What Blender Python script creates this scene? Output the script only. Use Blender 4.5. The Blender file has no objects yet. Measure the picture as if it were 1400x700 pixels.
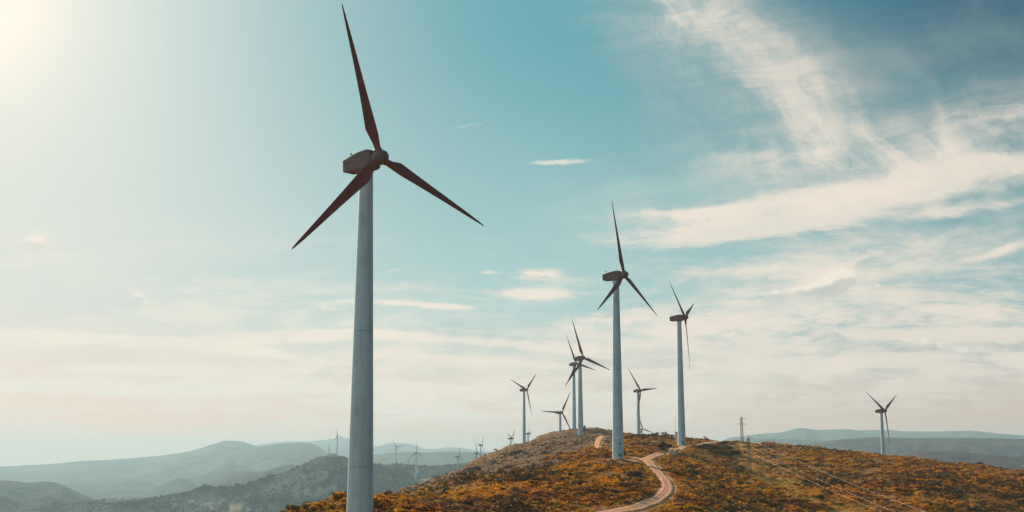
import bpy, math, random
import numpy as np
from mathutils import Matrix, Vector, Euler

SC = bpy.context.scene
COL = SC.collection
R = math.radians
rnd = random.Random(7)
rng = np.random.default_rng(11)

# ------------------------------------------------------------------ camera
PITCH = R(9.2)
cP, sP = math.cos(PITCH), math.sin(PITCH)
FPX = 1700.0
cam_d = bpy.data.cameras.new('camera')
cam_d.sensor_width = 36.0
cam_d.lens = 36.0 * FPX / 1400.0
cam_d.clip_start = 0.2
cam_d.clip_end = 90000.0
cam = bpy.data.objects.new('camera', cam_d)
COL.objects.link(cam)
cam.location = (0, 0, 0)
cam.rotation_euler = (R(90) + PITCH, 0, 0)
SC.camera = cam

SC.view_settings.view_transform = 'Standard'
SC.view_settings.look = 'None'
SC.view_settings.exposure = 0.85
SC.view_settings.gamma = 1.0
SC.render.engine = 'CYCLES'
SC.cycles.use_denoising = True
SC.cycles.use_adaptive_sampling = True
SC.cycles.adaptive_threshold = 0.02
SC.cycles.max_bounces = 6
SC.cycles.diffuse_bounces = 2
SC.cycles.glossy_bounces = 2
SC.cycles.volume_bounces = 1
SC.cycles.transparent_max_bounces = 8
SC.cycles.sample_clamp_indirect = 4.0

SUN_AZ = R(-29.0)      # from +Y towards +X
SUN_EL = R(21.0)
SUN_DIR = Vector((math.sin(SUN_AZ) * math.cos(SUN_EL), math.cos(SUN_AZ) * math.cos(SUN_EL), math.sin(SUN_EL)))
GLOW_AZ, GLOW_EL = R(-25.5), R(19.6)
GLOW_DIR = Vector((math.sin(GLOW_AZ) * math.cos(GLOW_EL), math.cos(GLOW_AZ) * math.cos(GLOW_EL), math.sin(GLOW_EL)))


def unp(px, py, Y):
    """world point that lies at photo position (px, py) at the distance Y in front of the camera"""
    u = (px - 700) / FPX
    v = (350 - py) / FPX
    t = Y / (cP - v * sP)
    return np.array([u * t, Y, t * (sP + v * cP)])


def lin(r, g, b):
    f = lambda c: (c / 255 / 12.92) if c / 255 <= 0.04045 else ((c / 255 + 0.055) / 1.055) ** 2.4
    return (f(r), f(g), f(b), 1.0)


# ------------------------------------------------------------------ node expression helper
class X:
    """wraps a float socket so shader maths can be written as an expression"""
    def __init__(self, nt, s):
        self.nt, self.s = nt, s

    def op(self, o, b=None, c=None, clamp=False):
        n = self.nt.nodes.new('ShaderNodeMath')
        n.operation = o
        n.use_clamp = clamp
        for i, v in enumerate((self, b, c)):
            if v is None:
                continue
            if isinstance(v, X):
                self.nt.links.new(v.s, n.inputs[i])
            else:
                n.inputs[i].default_value = v
        return X(self.nt, n.outputs[0])

    def __add__(self, b): return self.op('ADD', b)
    __radd__ = __add__
    def __sub__(self, b): return self.op('SUBTRACT', b)
    def __rsub__(self, b): return (self * -1.0) + b
    def __mul__(self, b): return self.op('MULTIPLY', b)
    __rmul__ = __mul__
    def __truediv__(self, b): return self.op('DIVIDE', b)
    def clamp(self): return self.op('ADD', 0.0, clamp=True)
    def mx(self, b): return self.op('MAXIMUM', b)
    def mn(self, b): return self.op('MINIMUM', b)

    def smooth(self, a, b):
        n = self.nt.nodes.new('ShaderNodeMapRange')
        n.interpolation_type = 'SMOOTHSTEP'
        self.nt.links.new(self.s, n.inputs['Value'])
        n.inputs['From Min'].default_value = a
        n.inputs['From Max'].default_value = b
        return X(self.nt, n.outputs['Result'])


def exp_neg(e):
    n = e.nt.nodes.new('ShaderNodeMath')
    n.operation = 'POWER'
    n.inputs[0].default_value = math.e
    e.nt.links.new((e * -1.0).s, n.inputs[1])
    return X(e.nt, n.outputs[0])


def comb(nt, x, y, z):
    n = nt.nodes.new('ShaderNodeCombineXYZ')
    for i, v in enumerate((x, y, z)):
        if isinstance(v, X):
            nt.links.new(v.s, n.inputs[i])
        else:
            n.inputs[i].default_value = v
    return n.outputs[0]


def noise(nt, vec, scale, detail=4.0, rough=0.55, dist=0.0, col=False):
    n = nt.nodes.new('ShaderNodeTexNoise')
    if vec is not None:
        nt.links.new(vec, n.inputs['Vector'])
    n.inputs['Scale'].default_value = scale
    n.inputs['Detail'].default_value = detail
    n.inputs['Roughness'].default_value = rough
    n.inputs['Distortion'].default_value = dist
    return n.outputs['Color'] if col else X(nt, n.outputs[0])


def mixc(nt, f, a, b, mode='MIX'):
    n = nt.nodes.new('ShaderNodeMix')
    n.data_type = 'RGBA'
    n.blend_type = mode
    for s, v in ((n.inputs[0], f), (n.inputs[6], a), (n.inputs[7], b)):
        if isinstance(v, X):
            nt.links.new(v.s, s)
        elif isinstance(v, (float, int)):
            s.default_value = v
        elif isinstance(v, tuple):
            s.default_value = v
        else:
            nt.links.new(v, s)
    return n.outputs[2]


# ------------------------------------------------------------------ world
def build_world():
    w = bpy.data.worlds.new('World')
    SC.world = w
    w.use_nodes = True
    nt = w.node_tree
    nt.nodes.clear()
    out = nt.nodes.new('ShaderNodeOutputWorld')
    bg = nt.nodes.new('ShaderNodeBackground')
    nt.links.new(bg.outputs[0], out.inputs[0])
    sky = nt.nodes.new('ShaderNodeTexSky')
    sky.sky_type = 'NISHITA'
    sky.sun_disc = False
    sky.sun_elevation = SUN_EL
    sky.sun_rotation = SUN_AZ
    sky.altitude = 700
    sky.air_density = 1.0
    sky.dust_density = 2.0
    tc = nt.nodes.new('ShaderNodeTexCoord')
    sep = nt.nodes.new('ShaderNodeSeparateXYZ')
    nt.links.new(tc.outputs['Generated'], sep.inputs[0])
    x, y, z = (X(nt, sep.outputs[i]) for i in range(3))
    yy = y.mx(0.12)
    U = x / yy
    W = z / yy
    # the sky's own colour: teal overhead, deeper away from the sun, cream haze low down
    side = U.smooth(-0.5, 0.48)
    sa_, sb_ = U.smooth(-0.42, 0.02), U.smooth(-0.02, 0.46)
    tri = lambda a, b, c: mixc(nt, sb_, mixc(nt, sa_, a, b), c)
    top = tri(lin(170, 203, 206), lin(74, 160, 174), lin(10, 88, 112))
    mid = tri(lin(202, 211, 208), lin(156, 202, 202), lin(104, 172, 180))
    low = tri(lin(255, 203, 176), lin(250, 203, 178), lin(242, 197, 172))
    c1 = mixc(nt, z.smooth(0.10, 0.36), mid, top)
    c2 = mixc(nt, (z.smooth(0.0, 0.125) * 1.0), low, c1)
    below = mixc(nt, z.smooth(-0.35, 0.0), lin(120, 105, 85), c2)
    grad = mixc(nt, 1.0, below, (1, 1, 1, 1), 'MULTIPLY')
    skym = nt.nodes.new('ShaderNodeVectorMath')
    skym.operation = 'SCALE'
    nt.links.new(sky.outputs[0], skym.inputs[0])
    skym.inputs[3].default_value = 0.07 / 0.1 * 0.1
    base = mixc(nt, 0.04, grad, skym.outputs[0])
    # glow around the sun, which stands just outside the upper left corner
    dv = nt.nodes.new('ShaderNodeVectorMath')
    dv.operation = 'DOT_PRODUCT'
    nt.links.new(tc.outputs['Generated'], dv.inputs[0])
    dv.inputs[1].default_value = GLOW_DIR
    ang = X(nt, dv.outputs['Value']).op('MINIMUM', 1.0).op('ARCCOSINE')
    glow = (exp_neg(ang / 0.10) * 1.0 + exp_neg(ang / 0.22) * 0.36 + exp_neg(ang / 0.035) * 0.5).mn(1.0)
    # clouds
    v3 = comb(nt, U, W, 0.0)
    wn = nt.nodes.new('ShaderNodeTexNoise')
    nt.links.new(v3, wn.inputs['Vector'])
    wn.inputs['Scale'].default_value = 6.0
    wn.inputs['Detail'].default_value = 5.0
    wn.inputs['Roughness'].default_value = 0.6
    ws = nt.nodes.new('ShaderNodeSeparateColor')
    nt.links.new(wn.outputs['Color'], ws.inputs[0])
    w1 = X(nt, ws.outputs[0]) - 0.5
    w2 = X(nt, ws.outputs[1]) - 0.5
    Uw = U + w1 * 0.12
    Ww = W + w2 * (W.smooth(0.13, 0.24) * 0.032 + 0.013)
    strokes = [
        # px, py, half length, half width, angle, strength
        (1210, 266, 280, 27, 9, 1.05), (1010, 322, 110, 12, 6, 0.95), (950, 292, 80, 7, 3, 0.95),
        (1120, 303, 200, 15, 6, 0.65), (1380, 225, 150, 18, 10, 0.75), (1350, 285, 140, 9, 5, 0.55), (1270, 225, 170, 12, 14, 0.5),
        (1060, 212, 140, 13, 3, 0.6), (1335, 185, 150, 26, 20, 0.62), (1100, 150, 90, 14, -42, 0.34), (900, 14, 70, 9, -28, 0.4), (1010, 110, 100, 12, -50, .26),
        
        
        (1150, 362, 150, 8, 24, 0.5), (1380, 343, 50, 7, 14, 0.8), (1010, 372, 150, 24, 8, 0.34),
        (1240, 372, 200, 24, 5, 0.26),
        (770, 217, 34, 4, 0, 0.85), (640, 165, 60, 4, 8, 0.28), (668, 372, 22, 4, -2, 0.85),
        (738, 376, 28, 7, -3, 0.75), (748, 404, 60, 6, -4, 0.95), (830, 437, 70, 10, -2, 0.6),
        (572, 418, 66, 4, -3, 0.9), (538, 372, 12, 3, 10, 0.5),
        (100, 462, 170, 6, -2, 1.3), (330, 464, 200, 7, 2, 1.2), (640, 466, 160, 5, -4, 1.3), (780, 480, 70, 5, -8, 0.7),
        (360, 480, 120, 6, -6, 0.9), (300, 505, 250, 7, 0, 1.0), (640, 492, 150, 5, -4, 0.95), (880, 470, 120, 5, 3, 0.8), (1050, 500, 200, 6, 2, 0.7), (1300, 455, 160, 6, 3, 0.8),
        (180, 528, 230, 10, -1, 0.6), (420, 520, 200, 8, -3, 0.55), (20, 506, 50, 5, 0, 0.7),
        (40, 335, 42, 16, -15, 0.5), (205, 412, 34, 11, -35, 0.5), (450, 425, 60, 12, 12, 0.35),
        (1200, 430, 320, 26, 3, 0.55), (1270, 490, 330, 26, 2, 0.62), (1000, 455, 150, 20, 4, 0.5),
        (700, 545, 700, 26, 0, 0.5), (545, 563, 34, 7, 0, 0.4),
    ]
    S = None
    for (px, py, L, Wd, a, st) in strokes:
        p = unp(px, py, 1.0)
        ca, sa = math.cos(R(a)), math.sin(R(a))
        L /= FPX
        Wd /= FPX
        # rotate and squash in one matrix row each
        du = Uw - float(p[0])
        dw = Ww - float(p[2])
        e1 = du * (ca / L) + dw * (sa / L)
        e2 = du * (-sa / Wd) + dw * (ca / Wd)
        g = exp_neg(e1 * e1 + e2 * e2) * st
        S = g if S is None else S + g
    # wispy fibres: noise drawn out along the wind
    a = R(9)
    al = U * math.cos(a) + W * math.sin(a)
    ac = W * math.cos(a) - U * math.sin(a)
    vf = comb(nt, al * 5.0 + w1 * 0.9, ac * 26.0 + w2 * 1.2, 3.0)
    fib = noise(nt, vf, 1.0, 9.0, 0.68, 0.4)
    vf2 = comb(nt, U * 17.0, W * 44.0, 8.0)
    puff = noise(nt, vf2, 1.0, 9.0, 0.66, 0.3)
    # feathery fan of the high cirrus, upper right
    b = R(-52)
    al2 = U * math.cos(b) + W * math.sin(b)
    ac2 = W * math.cos(b) - U * math.sin(b)
    fan = noise(nt, comb(nt, al2 * 5.0 + w2 * 1.6, ac2 * 15.0 + w1 * 2.2, 5.0), 1.0, 8.0, 0.6, 0.4)
    hi = (W.smooth(0.19, 0.26) * U.smooth(0.05, 0.12))
    tex = (fib * 0.62 + puff * 0.38) * (1.0 - hi) + (fan * 0.6 + fib * 0.4) * hi
    cov = S * 0.85 + (tex - 0.49) * 3.3 * S.smooth(0.0, 0.55)
    lowc = noise(nt, comb(nt, U * 7.0, W * 48.0 + w2 * 1.0, 1.0), 1.0, 9.0, 0.70).smooth(0.43, 0.62) * W.smooth(0.24, 0.10) * 0.60
    lo = W.smooth(0.15, 0.10)
    lump = noise(nt, comb(nt, U * 26.0 + w1 * 1.5, W * 78.0 + w2 * 0.8, 4.0), 1.0, 8.0, 0.66)
    cov = cov * (1.0 - lo) + (S * (lump.smooth(0.34, 0.62) * 1.1 + tex.smooth(0.30, 0.66) * 0.3 + 0.10)) * 1.15 * lo
    cov = cov.mx(0.0) + lowc * W.smooth(-0.01, 0.03)
    dens = cov.smooth(0.10, 1.0) * 0.92
    # broad thin veils behind the streaks
    veils = [(960, 40, 190, 65, -35, .8), (1060, 150, 240, 100, -50, .95), (1300, 60, 260, 60, 15, .22), (1250, 210, 300, 60, 12, .8),
             (1230, 340, 330, 50, 6, .8), (1200, 450, 420, 60, 2, 1.0), (1300, 170, 200, 40, 18, .5), (700, 520, 900, 55, 0, .55), (200, 480, 420, 60, 0, .55), (880, 300, 120, 60, 0, .25),
             (150, 350, 260, 60, 0, .25), (600, 440, 320, 50, 0, .35)]
    V_ = None
    for (px, py, L, Wd, a, st) in veils:
        p = unp(px, py, 1.0)
        ca, sa = math.cos(R(a)), math.sin(R(a))
        L /= FPX
        Wd /= FPX
        du = U + w1 * 0.10 - float(p[0])
        dw = W + w2 * 0.05 - float(p[2])
        e1 = du * (ca / L) + dw * (sa / L)
        e2 = du * (-sa / Wd) + dw * (ca / Wd)
        g = exp_neg(e1 * e1 + e2 * e2) * st
        V_ = g if V_ is None else V_ + g
    veil = (V_.mn(1.0) * (tex.smooth(0.36, 0.64) * 0.95 + 0.22)).mn(1.0) * 0.74
    dens = 1.0 - (1.0 - dens) * (1.0 - veil)
    # cumulus puffs with a soft lit head and a grey foot
    cum = None
    lit = None
    for (px, py, L, Wd, st) in [(1143, 385, 20, 17, 1.15), (1122, 394, 20, 13, 1.0), (1096, 401, 18, 10, .95), (1060, 405, 16, 8, .8), (1196, 392, 9, 8, .7),
                                (1155, 378, 13, 10, .9), (1250, 470, 46, 12, .7), (1320, 480, 40, 10, .6), (1180, 486, 50, 9, .5), (540, 565, 28, 5, .7), (730, 376, 20, 6, .6), (748, 380, 10, 5, .7),
                                (320, 552, 16, 5, .5), (42, 333, 22, 12, .8), (30, 350, 40, 10, .4), (190, 404, 12, 7, .7), (212, 416, 24, 9, .6), (455, 424, 26, 10, .6), (420, 452, 40, 7, .5)]:
        p = unp(px, py, 1.0)
        du = (U + w1 * 0.03 - float(p[0])) / (L / FPX)
        dw = (W + w2 * 0.02 - float(p[2])) / (Wd / FPX)
        g = exp_neg(du * du + dw * dw) * st
        cum = g if cum is None else cum + g
        h = g * dw
        lit = h if lit is None else lit + h
    pn = noise(nt, comb(nt, U * 95.0, W * 105.0, 2.0), 1.0, 7.0, 0.6)
    cden = (cum * (pn * 2.4 - 0.15)).smooth(0.30, 0.85) * 0.75
    ccol = mixc(nt, side, lin(255, 241, 222), lin(244, 229, 212))
    ccol = mixc(nt, (tex.smooth(0.66, 0.40) * 0.28), ccol, lin(196, 200, 198))
    col = mixc(nt, dens, base, ccol)
    cc2 = mixc(nt, (lit * 0.9 + pn).smooth(0.30, 0.75), lin(202, 200, 192), lin(252, 240, 222))
    col = mixc(nt, cden, col, cc2)
    fin = mixc(nt, glow, col, (1.06, 0.97, 0.83, 1))
    nt.links.new(fin, bg.inputs['Color'])
    bg.inputs['Strength'].default_value = 0.555
    w.cycles.sampling_method = 'MANUAL'
    w.cycles.sample_map_resolution = 512


build_world()

sun_d = bpy.data.lights.new('sun', 'SUN')
sun_d.energy = 5.0
sun_d.angle = R(0.5)
sun_d.color = (1.0, 0.80, 0.55)
sun = bpy.data.objects.new('sun', sun_d)
COL.objects.link(sun)
sun.rotation_euler = SUN_DIR.to_track_quat('Z', 'Y').to_euler()


# ------------------------------------------------------------------ scene helpers
def prop(o, label=None, cat=None, group=None, kind=None):
    for k, v in (('label', label), ('category', cat), ('group', group), ('kind', kind)):
        if v:
            o[k] = v
    return o


def link(name, data, parent=None):
    o = bpy.data.objects.new(name, data)
    COL.objects.link(o)
    if parent is not None:
        o.parent = parent
    return o


def mesh_from(name, V, Fs, mat=None, smooth=True):
    me = bpy.data.meshes.new(name)
    me.from_pydata([tuple(v) for v in V], [], Fs)
    if mat:
        me.materials.append(mat)
    if smooth:
        me.shade_smooth()
    me.update()
    return me


class MB:
    def __init__(self):
        self.v, self.f = [], []

    def add(self, V, Fs):
        o = len(self.v)
        self.v += [tuple(p) for p in V]
        self.f += [tuple(i + o for i in f) for f in Fs]

    def box(self, c, s, rz=0.0):
        V = []
        for dz in (-.5, .5):
            for dx, dy in ((-.5, -.5), (.5, -.5), (.5, .5), (-.5, .5)):
                x, y = dx * s[0], dy * s[1]
                V.append((c[0] + x * math.cos(rz) - y * math.sin(rz), c[1] + x * math.sin(rz) + y * math.cos(rz), c[2] + dz * s[2]))
        self.add(V, [(3, 2, 1, 0), (4, 5, 6, 7), (0, 1, 5, 4), (1, 2, 6, 5), (2, 3, 7, 6), (3, 0, 4, 7)])

    def tube(self, pts, rad, n=8, cap=True):
        pts = [Vector(p) for p in pts]
        if not isinstance(rad, (list, tuple)):
            rad = [rad] * len(pts)
        V, Fs = [], []
        for i, p in enumerate(pts):
            d = (pts[min(i + 1, len(pts) - 1)] - pts[max(i - 1, 0)]).normalized()
            a = d.cross(Vector((0, 0, 1)))
            if a.length < 1e-3:
                a = Vector((1, 0, 0))
            a.normalize()
            b = d.cross(a)
            for k in range(n):
                t = 2 * math.pi * k / n
                V.append(p + (a * math.cos(t) + b * math.sin(t)) * rad[i])
        for i in range(len(pts) - 1):
            for k in range(n):
                Fs.append((i * n + k, i * n + (k + 1) % n, (i + 1) * n + (k + 1) % n, (i + 1) * n + k))
        if cap:
            Fs.append(tuple(range(n - 1, -1, -1)))
            Fs.append(tuple((len(pts) - 1) * n + k for k in range(n)))
        self.add(V, Fs)

    def mesh(self, name, mat, smooth=False):
        return mesh_from(name, self.v, self.f, mat, smooth)


# ------------------------------------------------------------------ numpy noise
def _hash(ix, iy, seed):
    h = (ix.astype(np.int64) * 374761393 + iy.astype(np.int64) * 668265263 + seed * 1442695041) & 0x7fffffff
    h = ((h ^ (h >> 13)) * 1274126177) & 0x7fffffff
    return ((h ^ (h >> 16)) & 0xffff) / 65535.0


def vnoise(x, y, seed=0):
    ix, iy = np.floor(x), np.floor(y)
    fx, fy = x - ix, y - iy
    fx = fx * fx * (3 - 2 * fx)
    fy = fy * fy * (3 - 2 * fy)
    a = _hash(ix, iy, seed); b = _hash(ix + 1, iy, seed)
    c = _hash(ix, iy + 1, seed); d = _hash(ix + 1, iy + 1, seed)
    return (a * (1 - fx) + b * fx) * (1 - fy) + (c * (1 - fx) + d * fx) * fy - 0.5


def fbm(x, y, seed=0, octv=5, gain=0.5):
    s, a = 0, 1.0
    for i in range(octv):
        s = s + a * vnoise(x, y, seed + i * 17)
        x, y = x * 2.03 + 3.7, y * 2.03 - 1.3
        a *= gain
    return s


def sstep(a, b, x):
    t = np.clip((x - a) / (b - a), 0, 1)
    return t * t * (3 - 2 * t)


# ------------------------------------------------------------------ the ridge: thin plate through surveyed points
CTRL = [
    # photo x, photo y, distance
    (494, 742, 200), (480, 693, 246), (440, 694, 240), (398, 704, 230), (340, 765, 236), (517, 685, 272), (560, 682, 285), (608, 677, 300),
    (655, 662, 325), (700, 648, 350), (745, 634, 390), (786, 621, 430), (822, 616, 480),
    (745, 655, 330), (700, 680, 280), (800, 650, 350), (820, 632, 400), (600, 700, 250),
    # behind the brow, the rocky hill
    (560, 686, 420), (608, 676, 450), (700, 646, 520), (760, 622, 600), (549, 673.5, 560), (608, 651.5, 620), (654, 628.5, 680),
    (700, 612.5, 760), (745, 596.5, 850), (772, 589, 900), (795, 585, 950), (830, 590, 930), (857, 606, 900), (873, 609, 880),
    (740, 606, 740), (800, 600, 800), (820, 604, 640), (795, 602.5, 786), (832, 598, 740), (815, 613, 560),
    (549, 720, 700), (608, 700, 800), (654, 680, 950), (720, 650, 1100), (795, 625, 1200), (870, 625, 1150), (940, 640, 1200),
    # second turbine and road
    (845, 626, 420), (885, 629, 413), (896, 641, 385), (909, 655, 350), (913, 666, 326), (905, 678, 300), (885, 688, 281), (850, 697.5, 263),
    (800, 706, 248), (700, 722, 228),
    (905, 620, 468), (870, 615, 520), (885, 612.5, 560), (905, 607, 610), (945, 603, 660), (931, 609, 592), (960, 607.5, 640), (978, 604, 690),
    (920, 613, 540), (965, 604, 680),
    # right shoulder
    (1004, 605, 700), (1042, 607.5, 690), (1123, 615.5, 640), (1205, 624, 600), (1306, 636.5, 560), (1400, 650, 520), (1560, 676, 480),
    (1005, 617, 625), (980, 626, 545), (980, 643, 490), (1024, 650, 515), (1100, 640, 520), (1200, 655, 440), (1100, 668, 440), (1300, 670, 430),
    (1000, 664, 380), (960, 690, 300), (1050, 700, 330), (1050, 760, 270), (1200, 700, 370), (1320, 700, 378), (1430, 715, 372), (1560, 850, 262), (1400, 860, 230), (1100, 760, 235),
    (1123, 640, 850), (1205, 660, 820), (1306, 680, 760), (1400, 700, 720), (1600, 740, 650), (1010, 630, 900), (1209, 680, 930),
    (900, 730, 225),
]
P = np.array([unp(*c) for c in CTRL])
EXTRA = np.array([
    (0, 2, -1.75), (0, -25, -2.2), (18, 4, -2.2), (-18, 4, -2.4), (0, 40, -4.2), (0, 90, -8.6), (45, 90, -10), (-30, 90, -10.5), (-70, 120, -24), (-80, 10, -16),
    (90, 20, -14), (95, 130, -34), (95, 300, -21.5), (112, 300, -22.5), (115, 250, -29), (150, 300, -25), (120, 200, -40), (0, 140, -12.5), (-20, 170, -14), (30, 190, -14),
    (-110, 180, -42), (-110, 240, -46), (-120, 320, -52), (-110, 420, -50), (-130, 520, -62), (-120, 640, -68), (-120, 780, -72),
    (-120, 950, -74), (-100, 1150, -76), (60, 1330, -50), (250, 1250, -64), (330, 1000, -60), (360, 800, -48), (360, 600, -30), (360, 430, -32),
    (300, 300, -40), (240, 200, -38), (200, 80, -36), (160, -30, -34), (-120, -30, -34), (0, -60, -6),
])
P = np.vstack([P, EXTRA])


def tps_fit(P, lam=0.02):
    s = 100.0
    xy = P[:, :2] / s
    d = np.sqrt(((xy[:, None] - xy[None]) ** 2).sum(-1))
    K = np.where(d > 0, d * d * np.log(d + 1e-12), 0)
    n = len(P)
    A = np.zeros((n + 3, n + 3))
    A[:n, :n] = K + lam * np.eye(n) * 0.05
    A[:n, n] = 1
    A[:n, n + 1:] = xy
    A[n, :n] = 1
    A[n + 1:, :n] = xy.T
    w = np.linalg.solve(A, np.concatenate([P[:, 2], [0, 0, 0]]))

    def f(x, y):
        sh = np.shape(x)
        q = np.stack([np.ravel(x), np.ravel(y)], -1) / s
        out = np.empty(len(q))
        for i in range(0, len(q), 20000):
            b = q[i:i + 20000]
            d2 = ((b[:, None] - xy[None]) ** 2).sum(-1)
            out[i:i + 20000] = (0.5 * d2 * np.log(d2 + 1e-12)) @ w[:n] + w[n] + b @ w[n + 1:]
        return out.reshape(sh)
    return f


TPS = tps_fit(P)


def smooth_path(pts, step=1.5):
    """Catmull-Rom through 2D world points, resampled"""
    pts = [np.array(p, float) for p in pts]
    pts = [2 * pts[0] - pts[1]] + pts + [2 * pts[-1] - pts[-2]]
    out = []
    for i in range(1, len(pts) - 2):
        p0, p1, p2, p3 = pts[i - 1:i + 3]
        n = max(2, int(np.linalg.norm(p2 - p1) / step))
        for k in range(n):
            t = k / n
            out.append(0.5 * ((2 * p1) + (-p0 + p2) * t + (2 * p0 - 5 * p1 + 4 * p2 - p3) * t * t + (-p0 + 3 * p1 - 3 * p2 + p3) * t ** 3))
    out.append(pts[-2])
    return np.array(out)


def wp(px, py, Y):
    p = unp(px, py, Y)
    return (p[0], p[1])


ROADS = [
    ('dirt_road', 1.8, smooth_path([wp(862, 627, 424), wp(884, 629, 413), wp(896, 641, 385), wp(909, 655, 350), wp(913, 666, 326), wp(905, 678, 300),
                                    wp(885, 688, 281), wp(850, 697.5, 263), wp(800, 706, 248), wp(700, 722, 228), wp(560, 740, 206)])),
    ('dirt_track', 1.9, smooth_path([wp(880, 629, 412), wp(893, 624, 440), wp(906, 620, 470), wp(922, 613, 540), wp(936, 610, 586), wp(961, 607.5, 640), wp(980, 604, 690),
                                     wp(992, 606, 730)])),
    ('hill_path', 1.5, smooth_path([wp(846, 624, 440), wp(826, 618, 500), wp(815, 613, 560), wp(818, 606, 640), wp(829, 599, 740), wp(834, 594, 830), wp(840, 592, 900)])),
]


def road_dist(x, y):
    """distance to the nearest road centre line, minus that road's half width"""
    sh = x.shape
    q = np.stack([x.ravel(), y.ravel()], -1)
    best = np.full(len(q), 1e9)
    for _, hw, pts in ROADS:
        lo, hi = pts.min(0) - 14, pts.max(0) + 14
        m = np.where(((q > lo) & (q < hi)).all(1))[0]
        for i in range(0, len(m), 20000):
            b = q[m[i:i + 20000]]
            d = np.sqrt(((b[:, None] - pts[None]) ** 2).sum(-1)).min(1) - hw
            best[m[i:i + 20000]] = np.minimum(best[m[i:i + 20000]], d)
    return best.reshape(sh)


PADS = []      # level turbine pads (x, y, radius)


def ground_z(x, y, rough=True):
    x = np.atleast_1d(np.asarray(x, float))
    y = np.atleast_1d(np.asarray(y, float))
    z = TPS(x, y)
    if rough:
        rd = road_dist(x, y)
        k = sstep(0.0, 7.0, rd)
        z = z + k * (fbm(x / 22, y / 22, 3, 4) * 1.5 + fbm(x / 5.0, y / 5.0, 9, 3) * 0.55)
        z = z - 0.35 * (1 - sstep(-1.0, 0.35, rd))
        z = z + 0.12 * (sstep(0.2, 1.2, rd) - sstep(1.2, 3.5, rd))
    return z


# ------------------------------------------------------------------ materials
def new_mat(name):
    m = bpy.data.materials.new(name)
    m.use_nodes = True
    nt = m.node_tree
    b = nt.nodes['Principled BSDF']
    return m, nt, b


def worldpos(nt):
    g = nt.nodes.new('ShaderNodeNewGeometry')
    return g.outputs['Position']


def vscale(nt, v, s):
    n = nt.nodes.new('ShaderNodeVectorMath')
    n.operation = 'MULTIPLY'
    nt.links.new(v, n.inputs[0])
    n.inputs[1].default_value = s
    return n.outputs[0]


def bump(nt, b, h, strength=0.5, dist=0.3):
    n = nt.nodes.new('ShaderNodeBump')
    n.inputs['Strength'].default_value = strength
    n.inputs['Distance'].default_value = dist
    nt.links.new(h.s, n.inputs['Height'])
    nt.links.new(n.outputs[0], b.inputs['Normal'])


def paint_mat(name, base, dirt, rough=0.45, metal=0.0, streak=True, spec=0.3):
    m, nt, b = new_mat(name)
    tc = nt.nodes.new('ShaderNodeTexCoord').outputs['Object']
    n1 = noise(nt, vscale(nt, tc, (1.2, 1.2, 0.12)), 1.0, 5, 0.6)
    n2 = noise(nt, tc, 0.35, 4, 0.6)
    f = (n1.smooth(0.42, 0.75) * 0.5 + n2.smooth(0.45, 0.7) * 0.35) if streak else n2.smooth(0.4, 0.7) * 0.5
    nt.links.new(mixc(nt, f, base, dirt), b.inputs['Base Color'])
    b.inputs['Roughness'].default_value = rough
    b.inputs['Metallic'].default_value = metal
    b.inputs['Specular IOR Level'].default_value = spec
    return m


M_TOWER = paint_mat('tower_paint', (0.47, 0.61, 0.69, 1), (0.31, 0.40, 0.46, 1), 0.42)
M_NAC = paint_mat('nacelle_paint_shaded', (0.175, 0.105, 0.102, 1), (0.12, 0.07, 0.068, 1), 0.5, streak=False)  # dark brown puts the backlit shade of nacelle and hub into the colour
M_BLADE = paint_mat('blade_paint_shaded', (0.25, 0.052, 0.042, 1), (0.17, 0.037, 0.03, 1), 0.5, streak=False)  # blades are white; their backlit shade is painted in as red-brown
M_SEAM = paint_mat('seam_paint', (0.29, 0.35, 0.39, 1), (0.18, 0.21, 0.24, 1), 0.6)
M_DARK = paint_mat('dark_metal', (0.03, 0.03, 0.035, 1), (0.05, 0.04, 0.04, 1), 0.6)
M_STEEL = paint_mat('galvanised_steel', (0.17, 0.125, 0.10, 1), (0.10, 0.07, 0.05, 1), 0.55, 0.2)
M_CONC = paint_mat('concrete', (0.42, 0.36, 0.30, 1), (0.28, 0.23, 0.19, 1), 0.85)
M_WIRE = paint_mat('aluminium_cable', (0.55, 0.40, 0.29, 1), (0.45, 0.31, 0.22, 1), 0.4, 0.0)
M_WHITEWALL = paint_mat('whitewashed_wall', (0.80, 0.76, 0.68, 1), (0.6, 0.55, 0.48, 1), 0.8)
M_TILE = paint_mat('roof_tiles', (0.40, 0.22, 0.15, 1), (0.28, 0.15, 0.10, 1), 0.8)
M_HUT = paint_mat('rendered_wall', (0.30, 0.20, 0.13, 1), (0.18, 0.11, 0.07, 1), 0.85)


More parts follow.
